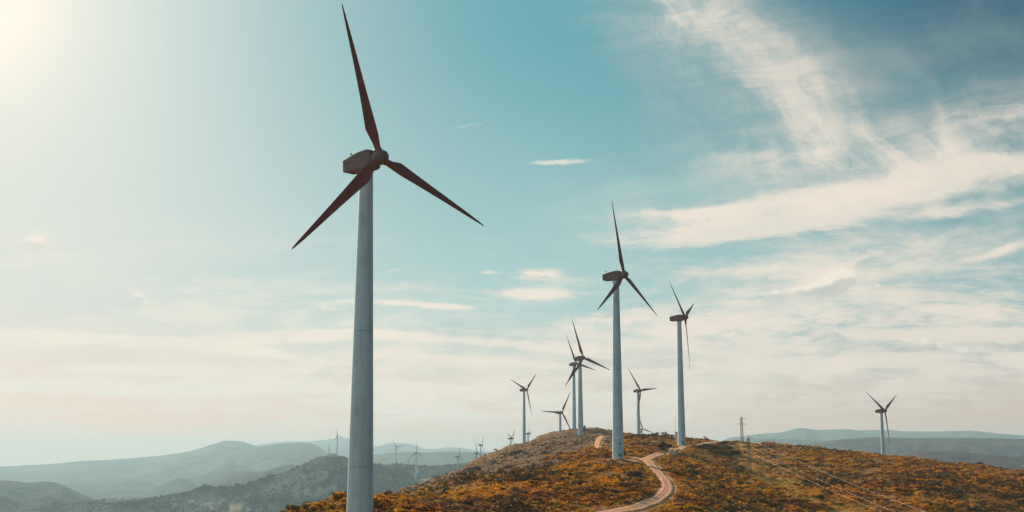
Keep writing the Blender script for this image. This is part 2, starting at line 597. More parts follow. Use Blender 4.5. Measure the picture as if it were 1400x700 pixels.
def ridge_mat():
    m, nt, b = new_mat('scrubland_ground')
    p = worldpos(nt)
    at = nt.nodes.new('ShaderNodeAttribute')
    at.attribute_name = 'cover'
    sp = nt.nodes.new('ShaderNodeSeparateColor')
    nt.links.new(at.outputs['Color'], sp.inputs[0])
    rocky, grass, bare = (X(nt, sp.outputs[i]) for i in range(3))
    n1 = noise(nt, p, 0.05, 5, 0.6)
    n2 = noise(nt, p, 0.35, 5, 0.65)
    n3 = noise(nt, p, 1.6, 4, 0.6)
    c = mixc(nt, n2.smooth(0.35, 0.65), (0.08, 0.03, 0.009, 1), (0.34, 0.13, 0.018, 1))
    c = mixc(nt, n1.smooth(0.45, 0.62) * 0.6, c, (0.17, 0.13, 0.03, 1))
    c = mixc(nt, n3.smooth(0.5, 0.7) * 0.5, c, (0.45, 0.24, 0.06, 1))
    g = mixc(nt, n2.smooth(0.35, 0.7), (0.46, 0.22, 0.022, 1), (0.28, 0.14, 0.018, 1))
    c = mixc(nt, grass, c, g)
    vor = nt.nodes.new('ShaderNodeTexVoronoi')
    vor.inputs['Scale'].default_value = 0.55
    vor.inputs['Randomness'].default_value = 1.0
    nt.links.new(p, vor.inputs['Vector'])
    vd = X(nt, vor.outputs['Distance'])
    r = mixc(nt, vd.smooth(0.25, 0.75), (0.165, 0.085, 0.052, 1), (0.075, 0.034, 0.016, 1))
    r = mixc(nt, n2.smooth(0.45, 0.62) * 0.75, r, (0.22, 0.105, 0.025, 1))
    c = mixc(nt, rocky, c, r)
    e = mixc(nt, n3.smooth(0.3, 0.7), (0.34, 0.17, 0.08, 1), (0.52, 0.29, 0.16, 1))
    c = mixc(nt, bare, c, e)
    nt.links.new(c, b.inputs['Base Color'])
    b.inputs['Roughness'].default_value = 0.95
    b.inputs['Specular IOR Level'].default_value = 0.1
    bump(nt, b, n2 * 0.6 + n3 * 0.4 + (1.0 - vd) * rocky * 0.6, 0.9, 1.2)
    return m


M_RIDGE = ridge_mat()


def dirt_mat():
    m, nt, b = new_mat('packed_dirt')
    p = worldpos(nt)
    uv = nt.nodes.new('ShaderNodeUVMap').outputs[0]
    su = nt.nodes.new('ShaderNodeSeparateXYZ')
    nt.links.new(uv, su.inputs[0])
    across = X(nt, su.outputs[0])
    wob = noise(nt, vscale(nt, p, (0.15, 0.15, 0.15)), 1.0, 3) * 0.16 - 0.08
    t = ((across + wob - 0.5).op('ABSOLUTE') - 0.25).op('ABSOLUTE')
    rut = t.smooth(0.13, 0.03)
    n1 = noise(nt, p, 0.4, 5, 0.65)
    n2 = noise(nt, p, 2.6, 4, 0.7)
    c = mixc(nt, n1.smooth(0.3, 0.7), (0.48, 0.21, 0.115, 1), (0.62, 0.31, 0.185, 1))
    c = mixc(nt, rut * 0.35, c, (0.68, 0.375, 0.24, 1))
    mid = ((across + wob - 0.5).op('ABSOLUTE')).smooth(0.10, 0.02) * n1.smooth(0.45, 0.6)
    c = mixc(nt, mid * 0.6, c, (0.30, 0.17, 0.07, 1))
    edge = (across - 0.5).op('ABSOLUTE').smooth(0.36, 0.5) * n2.smooth(0.3, 0.6)
    c = mixc(nt, edge * 0.85, c, (0.28, 0.15, 0.05, 1))
    nt.links.new(c, b.inputs['Base Color'])
    b.inputs['Roughness'].default_value = 0.95
    b.inputs['Specular IOR Level'].default_value = 0.1
    bump(nt, b, n2 * 0.5 + n1 * 0.5 - rut * 0.4, 0.6, 0.3)
    return m


M_DIRT = dirt_mat()


def scatter_leaf_mat(name, ramp, trans=0.25):
    m, nt, b = new_mat(name)
    oi = nt.nodes.new('ShaderNodeObjectInfo')
    r = nt.nodes.new('ShaderNodeValToRGB')
    nt.links.new(oi.outputs['Random'], r.inputs[0])
    els = r.color_ramp.elements
    while len(els) < len(ramp):
        els.new(0.5)
    for e, (pos, c) in zip(els, ramp):
        e.position = pos
        e.color = c
    p = worldpos(nt)
    big = noise(nt, p, 0.045, 4, 0.6)
    c = mixc(nt, big.smooth(0.46, 0.62) * 0.32, r.outputs[0], (0.17, 0.115, 0.014, 1))
    red = noise(nt, vscale(nt, p, (1, 1, 1)), 0.028, 3, 0.6)
    c = mixc(nt, red.smooth(0.52, 0.66) * 0.5, c, (0.16, 0.05, 0.014, 1))
    sm = noise(nt, p, 2.5, 3, 0.6)
    c = mixc(nt, sm.smooth(0.48, 0.75) * 0.35, c, (0.54, 0.22, 0.015, 1))
    nt.links.new(c, b.inputs['Base Color'])
    b.inputs['Roughness'].default_value = 0.8
    b.inputs['Specular IOR Level'].default_value = 0.15
    tr = nt.nodes.new('ShaderNodeBsdfTranslucent')
    nt.links.new(c, tr.inputs['Color'])
    mx = nt.nodes.new('ShaderNodeMixShader')
    mx.inputs[0].default_value = trans
    out = nt.nodes['Material Output']
    nt.links.new(b.outputs[0], mx.inputs[1])
    nt.links.new(tr.outputs[0], mx.inputs[2])
    nt.links.new(mx.outputs[0], out.inputs['Surface'])
    return m


M_SCRUB = scatter_leaf_mat('scrub_leaves', [(0.0, (0.045, 0.016, 0.007, 1)), (0.25, (0.13, 0.042, 0.008, 1)), (0.45, (0.37, 0.14, 0.010, 1)),
                                            (0.7, (0.54, 0.215, 0.012, 1)), (0.9, (0.60, 0.28, 0.020, 1)), (1.0, (0.16, 0.12, 0.018, 1))], 0.5)
M_DARKBUSH = scatter_leaf_mat('dark_bush_leaves', [(0.0, (0.06, 0.032, 0.018, 1)), (0.5, (0.09, 0.045, 0.016, 1)), (1.0, (0.12, 0.07, 0.02, 1))], 0.2)
M_TWIG = paint_mat('twigs', (0.10, 0.06, 0.04, 1), (0.06, 0.04, 0.03, 1), 0.9)


# ------------------------------------------------------------------ near ridge terrain
def grid_mesh(name, X_, Y_, Z_, mat, cover=None):
    ny, nx = X_.shape
    me = bpy.data.meshes.new(name)
    me.vertices.add(nx * ny)
    me.vertices.foreach_set('co', np.stack([X_, Y_, Z_], -1).astype(np.float32).ravel())
    i = np.arange(nx * ny).reshape(ny, nx)
    q = np.stack([i[:-1, :-1], i[:-1, 1:], i[1:, 1:], i[1:, :-1]], -1).reshape(-1, 4)
    n = len(q)
    me.loops.add(n * 4)
    me.loops.foreach_set('vertex_index', q.astype(np.int32).ravel())
    me.polygons.add(n)
    me.polygons.foreach_set('loop_start', (np.arange(n) * 4).astype(np.int32))
    me.update(calc_edges=True)
    me.polygons.foreach_set('use_smooth', np.ones(n, bool))
    if cover is not None:
        a = me.color_attributes.new('cover', 'FLOAT_COLOR', 'POINT')
        a.data.foreach_set('color', np.concatenate([cover.reshape(-1, 3), np.ones((nx * ny, 1))], 1).astype(np.float32).ravel())
    me.materials.append(mat)
    me.update()
    return me


def seg_dist(x, y, pts):
    best = np.full(x.shape, 1e9)
    for a, b in zip(pts[:-1], pts[1:]):
        a, b = np.array(a), np.array(b)
        d = b - a
        t = np.clip(((x - a[0]) * d[0] + (y - a[1]) * d[1]) / (d @ d), 0, 1)
        best = np.minimum(best, np.hypot(x - a[0] - t * d[0], y - a[1] - t * d[1]))
    return best


CLEARING = [wp(1016, 606, 680), wp(1022, 620, 610), wp(1030, 650, 515), wp(1075, 668, 435), wp(1150, 690, 350), wp(1230, 705, 320)]
ROCKY_LINE = [wp(517, 680, 300), wp(608, 671, 340), wp(700, 646, 420), wp(760, 625, 520), wp(800, 613, 620), wp(850, 600, 830)]


def covers(x, y):
    """rocky, cleared grass and bare earth masks"""
    # rocky: behind the brow line, on the left
    lx = np.interp(y, [p[1] for p in ROCKY_LINE], [p[0] for p in ROCKY_LINE])
    w = fbm(x / 25, y / 25, 21, 4) * 26
    rocky = sstep(22, 8, x - lx + w) * sstep(290, 400, y)
    rocky = np.maximum(rocky, sstep(700, 780, y) * sstep(110, 80, x))
    d = seg_dist(x, y, CLEARING) + fbm(x / 12, y / 12, 31, 3) * 14
    grass = sstep(13, 4, d) * 0.85
    rd = road_dist(x, y)
    bare = sstep(1.0, -0.2, rd + fbm(x / 4, y / 4, 5, 3) * 2.0)
    for (tx, ty) in TURB_XY:
        dd = np.hypot(x - tx, y - ty) + fbm(x / 4, y / 4, 6, 3) * 4
        bare = np.maximum(bare, sstep(8, 4, dd))
    return rocky, grass, bare


TURBINES = [
    # key, hub in photo, distance, yaw, blade angle, tower base depth in photo (None: hidden), label
    ('main', (519.1, 215.5), 191, 50.0, 102.7, 'huge nearest wind turbine, its pale tower rising out of the bottom edge'),
    ('t2', (852.9, 375.6), 404, 58.1, 93.0, 'second tallest wind turbine, its base beside the bend of the dirt road'),
    ('t3', (936.7, 434.0), 591, 67.5, 21.9, 'white wind turbine standing next to the small square hut on the ridge'),
    ('t794', (797.5, 489.3), 786, 43.0, 104.9, 'slim turbine on the rocky hilltop with its whole tower showing in front of another'),
    ('t785', (788.1, 497.3), 1044, 45.6, 110.2, 'turbine just behind and left of the one on the rocky hilltop, rotors overlapping'),
    ('t768', (768.3, 563.8), 1250, 35.1, 58.0, 'short looking turbine peeking over the left shoulder of the rocky hilltop'),
    ('t716', (720.1, 532.7), 1169, 54.0, 40.4, 'slender turbine rising behind the left slope of the rocky hill, tallest there'),
    ('t874', (876.0, 533.8), 1109, 46.9, 6.6, 'turbine behind the saddle, between the two big towers on the ridge'),
    ('t878', (878.9, 586.8), 2059, 30.0, 104.3, 'low turbine mostly hidden by the saddle, below a taller turbine'),
    ('t1209', (1209.8, 561.3), 925, 44.4, 29.8, 'lone turbine on the far right behind the orange slope'),
    ('t699', (700.9, 599.4), 1960, 72.0, 41.2, 'small turbine poking over the rocky slope, left of the slender one'),
    ('t723', (724.4, 592.7), 2032, 84.0, 96.8, 'small turbine half hidden right beside the slender tower on the rocky slope'),
    ('t658', (659.2, 608.6), 2440, 69.9, 53.2, 'right one of the close pair of small turbines above the rocky slope'),
    ('t652', (652.8, 619.3), 2340, 62.5, 99.5, 'left and lower one of the close pair of small turbines above the rocky slope'),
    ('t627', (627.8, 623.8), 2830, 62.6, 65.8, 'small turbine low against the blue hills just left of the close pair'),
    ('t568', (570.0, 618.8), 3080, 41.4, 86.5, 'distant turbine in front of the grey green ridge, standing on a pale scar'),
    ('t542', (542.2, 610.7), 4080, 33.0, 8.2, 'faint distant turbine on the crest of the grey green ridge, right of the huge tower'),
    ('t461', (461.9, 596.1), 3800, 36.9, 104.0, 'distant turbine on the knob of the grey green ridge, left of the huge tower'),
]
TILT = R(7.0)
OVERHANG = 3.0
TP = []
for k, hub, Y, yaw, phi, lab in TURBINES:
    h = unp(hub[0], hub[1], Y)
    ya = R(yaw)
    a = np.array([math.cos(TILT) * math.sin(ya), -math.cos(TILT) * math.cos(ya), math.sin(TILT)])
    top = h - a * OVERHANG - np.array([0, 0, 1.35])
    TP.append((h, top, ya))
TURB_XY = [(t[1][0], t[1][1]) for t in TP[:4]]

xs = np.concatenate([np.linspace(-150, 380, 380)])
ys = np.concatenate([np.arange(-60, 200, 4.0), np.arange(200, 640, 1.15), np.arange(640, 1360, 2.6)])
XX, YY = np.meshgrid(xs, ys)
# narrow the grid with distance so cells stay small where they are seen
ZZ = ground_z(XX, YY)
rk, gr, br = covers(XX, YY)
ZZ = ZZ + rk * (np.abs(fbm(XX / 9, YY / 9, 51, 4)) * 2.6 - 0.6) * sstep(2, 8, road_dist(XX, YY))
# the skirt dips below the valley so its border is never seen
edge = np.maximum.reduce([sstep(-110, -150, XX), sstep(340, 380, XX), sstep(-30, -60, YY), sstep(1300, 1360, YY)])
ZZ = ZZ - edge * 60
ridge = link('ground', grid_mesh('ground', XX, YY, ZZ, M_RIDGE, np.stack([rk, gr, br], -1)))
prop(ridge, kind='structure')


def surf(x, y):
    """height of the built ridge mesh (bilinear)"""
    x = np.atleast_1d(np.asarray(x, float)); y = np.atleast_1d(np.asarray(y, float))
    j = np.clip(np.searchsorted(xs, x) - 1, 0, len(xs) - 2)
    i = np.clip(np.searchsorted(ys, y) - 1, 0, len(ys) - 2)
    fx = np.clip((x - xs[j]) / (xs[j + 1] - xs[j]), 0, 1); fy = np.clip((y - ys[i]) / (ys[i + 1] - ys[i]), 0, 1)
    return (ZZ[i, j] * (1 - fx) + ZZ[i, j + 1] * fx) * (1 - fy) + (ZZ[i + 1, j] * (1 - fx) + ZZ[i + 1, j + 1] * fx) * fy


def build_road(name, hw, pts, lift):
    n = len(pts)
    t = np.gradient(pts, axis=0)
    t /= np.linalg.norm(t, axis=1)[:, None]
    nrm = np.stack([t[:, 1], -t[:, 0]], -1)
    zc = TPS(pts[:, 0], pts[:, 1])
    k = 11
    offs = np.linspace(-1, 1, k)
    V, Fs = [], []
    wv = fbm(np.arange(n) / 6.0, np.zeros(n), 71, 3) * 0.5
    for i in range(n):
        for j, o in enumerate(offs):
            p = pts[i] + nrm[i] * o * (hw + wv[i])
            z = zc[i] * 0 + TPS(np.array([p[0]]), np.array([p[1]]))[0] + lift - 0.05 * (1 - abs(abs(o) - 0.5) * 2) - 0.25 * max(0, abs(o) - 0.8) / 0.2
            V.append((p[0], p[1], z))
    for i in range(n - 1):
        for j in range(k - 1):
            a = i * k + j
            Fs.append((a, a + k, a + k + 1, a + 1))
    me = mesh_from(name, V, Fs, M_DIRT)
    uv = me.uv_layers.new(name='UVMap')
    for poly in me.polygons:
        for li in poly.loop_indices:
            vi = me.loops[li].vertex_index
            uv.data[li].uv = ((vi % k) / (k - 1), (vi // k) * 0.3)
    o = link(name, me)
    prop(o, kind='structure')


for i, (nm, hw, pts) in enumerate(ROADS):
    build_road(nm, hw, pts, 0.10 + 0.012 * i)


# ------------------------------------------------------------------ far country: one sheet out to the horizon
def crest(points, d):
    px = np.array([p[0] for p in points], float)
    z = np.array([unp(p[0], p[1], d)[2] for p in points])
    g = np.arange(-1500, 3000, 2.0)
    f = np.interp(g, px, z)
    ker = np.hanning(9); ker /= ker.sum()
    f = np.convolve(np.pad(f, 4, mode='edge'), ker, 'valid')
    return g, f


LAYERS = [
    # distance, front slope, back slope, noise height, crest points (photo)
    (18000, .10, .2, 14, [(-700, 640), (250, 640), (330, 622), (357, 608), (394, 603.4), (416, 604), (448, 600.7), (478, 598.4), (495, 603), (510, 611), (521, 609),
                          (535, 605.7), (549, 605.7), (563, 609), (579, 613.7), (595, 614), (613, 611.4), (631, 612.6), (654, 616), (680, 619.5), (760, 624), (1000, 626), (2200, 626)]),
    (14000, .06, .2, 12, [(-700, 640), (0, 638), (60, 635), (120, 630), (171, 627), (217, 623), (257, 618.6), (286, 611), (311, 602.3), (331, 604), (346, 608), (366, 614), (400, 625), (470, 636),
                          (600, 645), (2200, 660)]),
    (11000, .09, .2, 10, [(-700, 720), (290, 660), (320, 628), (343, 616), (363, 609), (383, 606.5), (410, 604.6), (426, 608), (449, 618), (478, 626), (540, 634), (2200, 700)]),
    (9500, .07, .2, 8, [(-700, 720), (430, 660), (480, 630), (510, 622), (563, 617.5), (586, 619), (609, 617), (654, 618.5), (673, 620), (760, 626), (2200, 640)]),
    (7500, .22, .3, 12, [(-700, 690), (190, 690), (215, 668), (235, 655), (250, 653.5), (262, 657), (272, 666), (300, 690), (2200, 720)]),
    (8200, .10, .3, 8, [(-700, 656), (-40, 656), (60, 660), (150, 665), (215, 664), (285, 649), (300, 643), (312, 646), (420, 640), (470, 652), (2200, 700)]),
    (6000, .16, .3, 12, [(-700, 700), (270, 690), (277, 668), (300, 655), (320, 647), (337, 643.5), (350, 645), (370, 641), (400, 634.5), (440, 640), (520, 650), (2200, 720)]),
    (5400, .16, .3, 12, [(-700, 640), (0, 656), (20, 657), (43, 660), (63, 658), (83, 660), (114, 674), (134, 684), (160, 700), (2200, 740)]),
    (4200, .2, .3, 12, [(-700, 640), (-60, 660), (0, 675.5), (23, 684), (46, 697), (80, 720), (2200, 760)]),
    (4100, .2, .3, 8, [(-700, 760), (440, 660), (500, 634), (540, 635.5), (586, 638.5), (620, 635), (654, 631), (700, 626), (800, 622), (900, 628), (1000, 650), (1200, 700), (2200, 720)]),
    (3700, .24, .3, 20, [(-700, 780), (60, 720), (108, 699), (125, 696), (148, 690), (175, 689), (200, 686), (230, 680), (248, 675), (268, 670), (283, 668), (314, 668), (337, 664), (371, 651), (400, 642),
                         (420, 632), (430, 627), (440, 623.5), (455, 622), (466, 623), (478, 626.5), (495, 630), (512, 634), (540, 640), (570, 652), (620, 662), (700, 670), (2200, 760)]),
    (12500, .09, .2, 12, [(-700, 700), (940, 640), (985, 602), (1005.6, 596.5), (1014, 599), (1026, 594.5), (1064, 592), (1098, 585), (1123, 588.5), (1158, 586.5), (1180, 588.7), (1205, 587.6),
                          (1243, 590), (1280, 590), (1324, 588.5), (1356, 592), (1400, 596), (1500, 601), (1800, 605), (2200, 600)]),
    (8600, .08, .2, 10, [(-700, 700), (930, 650), (1000, 606), (1023, 602), (1050, 600), (1117, 602), (1160, 605), (1250, 612), (1500, 620), (2200, 640)]),
    (6000, .12, .3, 12, [(-700, 740), (1020, 640), (1080, 612), (1117, 606), (1150, 601), (1192, 597.5), (1243, 599), (1300, 598.5), (1400, 600), (1550, 602), (2200, 620)]),
    (3900, .16, .3, 10, [(-700, 760), (1100, 680), (1180, 640), (1225, 624), (1262, 616), (1300, 617), (1350, 622), (1400, 626), (1600, 640), (2200, 660)]),
]
LC = [(d, a, b, nz) + crest(pts, d) for d, a, b, nz, pts in LAYERS]


def far_z(x, y):
    rr = np.hypot(x, y)
    px = 700 + FPX * x / np.maximum(y * cP, 1.0)
    px = np.where(y > 50, px, np.where(x > 0, 2200, -700))
    z = -235 + 55 * fbm(x / 2600, y / 2600, 81, 5) + 16 * fbm(x / 420, y / 420, 83, 4)
    z = z + sstep(12000, 30000, rr) * 90
    z = np.where(rr < 1700, z + (1700 - rr) * 0.02, z)
    for i, (d, sf, sb, nz, g, f) in enumerate(LC):
        c = np.interp(px + 14 * fbm(x / (d * .02), y / (d * .02), 90 + i, 3), g, f)
        dy = y - d
        spur = fbm(x / (d * .035), y / (d * .09), 120 + i, 4)
        fall = np.where(dy < 0, -dy * sf * (1 + spur * 0.55), dy * sb)
        sm = np.sqrt(fall ** 2 + (d * .0035) ** 2) - d * .0035
        h = c - sm + fbm(x / (d * .012), y / (d * .02), 150 + i, 5, .55) * nz * np.clip(sm / 40, 0.12, 1.6)
        h = np.where(y > 50, h, -400)
        z = np.maximum(z, h) + 0.0
    return z


az = np.concatenate([np.radians(np.arange(-180, -30, 3.0)), np.radians(np.arange(-30, 30, 0.032)), np.radians(np.arange(30, 180.1, 3.0))])
rad = 150 * np.exp(np.linspace(0, math.log(23000 / 150), 600))
AZ, RD = np.meshgrid(az, rad)
FX, FY = RD * np.sin(AZ), RD * np.cos(AZ)
FZ = far_z(FX, FY)
# below the ridge mesh the sheet stays well under it
under = sstep(2000, 1350, RD)
FZ = FZ * (1 - under) + np.minimum(FZ, -150) * under
patches = [(432, 672, 3300, 14, 5, 1.0), (452, 667, 3350, 10, 4, 1.0), (569, 645, 3050, 1.3, 9, .9), (586, 656, 2950, 13, 1.6, .9), (600, 658.5, 2900, 12, 1.3, .9),
           (430, 677, 3200, 30, 1.6, .7), (320, 695, 3000, 12, 5, .5), (290, 690, 3050, 14, 3, .4)]
PXG = 700 + FPX * FX / np.maximum(FY * cP + FZ * sP, 1.0)
PYG = 350 - FPX * (-FY * sP + FZ * cP) / np.maximum(FY * cP + FZ * sP, 1.0)
field = np.zeros_like(FX)
for (px, py, d, wx, wy, st) in patches:
    p = unp(px, py, d)
    m = ((PXG - px + fbm(FX / 60, FY / 60, 200, 3) * 6) / wx) ** 2 + ((PYG - py) / wy) ** 2
    m = np.where((FY > 1800) & (FY < 5000), m, 99)
    field = np.maximum(field, st * sstep(1.3, 0.6, m))
vfield = sstep(0.12, 0.3, fbm(FX / 330, FY / 500, 210, 4)) * sstep(4500, 6000, RD)
warm = sstep(300, 1100, FX) * sstep(7500, 5000, RD)


def far_mat():
    m, nt, b = new_mat('distant_country')
    p = worldpos(nt)
    at = nt.nodes.new('ShaderNodeAttribute')
    at.attribute_name = 'cover'
    sp = nt.nodes.new('ShaderNodeSeparateColor')
    nt.links.new(at.outputs['Color'], sp.inputs[0])
    fld, vf, wm = (X(nt, sp.outputs[i]) for i in range(3))
    n1 = noise(nt, p, 0.006, 6, 0.65)
    n2 = noise(nt, p, 0.035, 5, 0.7)
    n3 = noise(nt, p, 0.0018, 4, 0.6)
    c = mixc(nt, n1.smooth(0.38, 0.64), (0.026, 0.048, 0.048, 1), (0.085, 0.100, 0.085, 1))
    c = mixc(nt, n2.smooth(0.50, 0.66) * 0.75, c, (0.15, 0.14, 0.10, 1))
    c = mixc(nt, n2.smooth(0.47, 0.36) * 0.7, c, (0.016, 0.03, 0.028, 1))
    c = mixc(nt, vf * 0.6, c, (0.12, 0.14, 0.105, 1))
    w = mixc(nt, n1.smooth(0.35, 0.65), (0.034, 0.024, 0.032, 1), (0.085, 0.056, 0.062, 1))
    w = mixc(nt, n2.smooth(0.5, 0.7) * 0.5, w, (0.16, 0.115, 0.11, 1))
    c = mixc(nt, wm, c, w)
    n4 = noise(nt, p, 0.09, 3, 0.6)
    c = mixc(nt, n4.smooth(0.62, 0.72) * 0.6, c, (0.26, 0.23, 0.18, 1))
    c = mixc(nt, fld, c, (0.42, 0.35, 0.26, 1))
    nt.links.new(c, b.inputs['Base Color'])
    b.inputs['Roughness'].default_value = 1.0
    b.inputs['Specular IOR Level'].default_value = 0.0
    bump(nt, b, n2 * 0.7 + n1 * 0.3, 1.0, 14.0)
    return m


M_FAR = far_mat()
hills = link('hills', grid_mesh('hills', FX, FY, FZ, M_FAR, np.stack([field, vfield, warm], -1)))
prop(hills, kind='structure')


def far_surf(x, y):
    r_, a_ = math.hypot(x, y), math.atan2(x, y)
    j = int(np.clip(np.searchsorted(az, a_) - 1, 0, len(az) - 2))
    i = int(np.clip(np.searchsorted(rad, r_) - 1, 0, len(rad) - 2))
    return float(FZ[i:i + 2, j:j + 2].mean())


def hit_far(px, py, y0, y1):
    """walk along the sight line until it meets the far sheet: a real point on the ground"""
    for Y in np.linspace(y0, y1, 400):
        p = unp(px, py, Y)
        if far_surf(p[0], p[1]) >= p[2]:
            return p[0], p[1], far_surf(p[0], p[1])
    p = unp(px, py, y1)
    return p[0], p[1], far_surf(p[0], p[1])


# ------------------------------------------------------------------ wind turbines
def airfoil(n=12):
    pts = []
    for i in range(n + 1):
        x = 0.5 * (1 + math.cos(math.pi * i / n))
        t = 0.6 * (0.2969 * math.sqrt(x) - 0.126 * x - 0.3516 * x * x + 0.2843 * x ** 3 - 0.1015 * x ** 4) / 0.12 * 0.2
        pts.append((x, t * 1.1))
    low = [(x, -t * 0.75) for x, t in pts[1:-1]][::-1]
    return pts + low   # from trailing edge over the top to the nose and back


def blade_mesh():
    foil = airfoil()
    n = len(foil)
    st = [  # radius, chord, thickness factor, twist, roundness, nose offset
        (0.75, 1.05, 1.0, 0, 1.0), (1.7, 1.05, 1.0, 0, 1.0), (2.6, 1.35, .85, 16, .6), (3.6, 1.95, .7, 15, .2), (4.6, 2.35, .6, 13, 0), (5.4, 2.32, .55, 11.5, 0),
        (7.5, 2.02, .5, 8.5, 0), (10, 1.72, .48, 6.2, 0), (13, 1.42, .45, 4.5, 0), (16, 1.15, .42, 3.2, 0), (19, .90, .40, 2.2, 0), (22, .64, .38, 1.4, 0),
        (24, .42, .36, 1.0, 0), (25, .26, .36, .8, 0), (25.4, .14, .4, .6, 0), (25.5, .05, .5, .5, 0)]
    V, Fs = [], []
    for r, ch, th, tw, rd_ in st:
        tw = -R(tw * 0.45 + 1)
        nose = 0.36 + 0.14 * rd_
        for k, (x, t) in enumerate(foil):
            ax, ay = (nose - x) * ch, t * ch * th * 1.15
            ang = math.pi * k / (n / 2)
            cx, cy = -0.5 * math.cos(ang) * ch, 0.5 * math.sin(ang) * ch
            X0 = ax * (1 - rd_) + cx * rd_
            Y0 = ay * (1 - rd_) + cy * rd_
            bend = 0.35 * (r / 25.5) ** 2      # slight flap bend down wind
            V.append((X0 * math.cos(tw) - Y0 * math.sin(tw), X0 * math.sin(tw) + Y0 * math.cos(tw) + bend, r))
    for i in range(len(st) - 1):
        for k in range(n):
            Fs.append((i * n + k, i * n + (k + 1) % n, (i + 1) * n + (k + 1) % n, (i + 1) * n + k))
    Fs.append(tuple(range(n)))
    Fs.append(tuple((len(st) - 1) * n + k for k in range(n))[::-1])
    return mesh_from('blade', V, Fs, M_BLADE)


def lathe(profile, n, mat, name, axis='z'):
    V, Fs = [], []
    for (r, h) in profile:
        for k in range(n):
            t = 2 * math.pi * k / n
            if axis == 'z':
                V.append((r * math.cos(t), r * math.sin(t), h))
            else:
                V.append((r * math.cos(t), h, r * math.sin(t)))
    for i in range(len(profile) - 1):
        for k in range(n):
            f = (i * n + k, i * n + (k + 1) % n, (i + 1) * n + (k + 1) % n, (i + 1) * n + k)
            Fs.append(f if axis == 'z' else f[::-1])
    m0 = len(V)
    V += V[:n] + V[(len(profile) - 1) * n:len(profile) * n]
    c0 = tuple(m0 + k for k in range(n))
    Fs.append(c0[::-1] if axis == 'z' else c0)
    e = tuple(m0 + n + k for k in range(n))
    Fs.append(e if axis == 'z' else e[::-1])
    return mesh_from(name, V, Fs, mat)


def nacelle_mesh():
    # sections along y (front is -y); z over the tower top
    secs = [(-2.05, 1.0, 0.35, 2.55), (-1.95, 1.15, 0.12, 2.78), (-1.2, 1.28, 0.0, 2.95), (0.5, 1.3, 0.02, 2.9), (2.0, 1.26, 0.12, 2.7), (3.6, 1.18, 0.28, 2.46), (4.22, 1.14, 0.36, 2.38), (4.3, 1.08, 0.42, 2.32)]
    V, Fs = [], []
    prof = [(-1, .04), (-.95, 0), (.95, 0), (1, .04), (1, .93), (.92, 1), (-.92, 1), (-1, .93)]
    n = len(prof)
    for y, hw, z0, z1 in secs:
        for a, b in prof:
            V.append((a * hw, y, z0 + b * (z1 - z0)))
    for i in range(len(secs) - 1):
        for k in range(n):
            Fs.append((i * n + k, i * n + (k + 1) % n, (i + 1) * n + (k + 1) % n, (i + 1) * n + k)[::-1])
    Fs.append(tuple(range(n)))
    Fs.append(tuple((len(secs) - 1) * n + k for k in range(n))[::-1])
    me = mesh_from('nacelle', V, Fs, M_NAC, False)
    return me


ME_BLADE = blade_mesh()
ME_NAC = nacelle_mesh()
ME_HUB = lathe([(1.05, 1.0), (1.12, 0.85), (1.2, 0.3), (1.2, -0.35), (1.08, -0.85), (0.82, -1.25), (0.45, -1.52), (0.12, -1.62)], 24, M_NAC, 'hub', 'y')
ME_COLLAR = lathe([(0.64, 0.9), (0.66, 0.95), (0.66, 1.42), (0.6, 1.46)], 16, M_NAC, 'blade_collar')
mb = MB()
mb.tube([(0.5, 3.6, 2.35), (0.5, 3.6, 3.5)], 0.04, 6)
mb.tube([(0.15, 3.6, 3.35), (0.85, 3.6, 3.35)], 0.03, 6)
mb.box((0.15, 3.6, 3.5), (.18, .18, .22))
mb.box((0.85, 3.6, 3.48), (.3, .06, .2))
ME_ANEM = mb.mesh('wind_sensor', M_DARK)
mb = MB()
mb.box((0, 0.7, -0.12), (1.7, 2.1, 0.25))
ME_YAW = lathe([(1.12, -.28), (1.16, -.22), (1.16, -.02), (1.1, 0.04)], 24, M_SEAM, 'yaw_ring')
mb = MB()
mb.box((0, 3.2, .2), (.9, .7, .12))
ME_VENT = mb.mesh('vent_grille', M_DARK)
mb = MB()
mb.box((0, 1.4, 2.84), (1.1, 1.2, .12))
ME_HATCH = mb.mesh('roof_hatch', M_NAC)


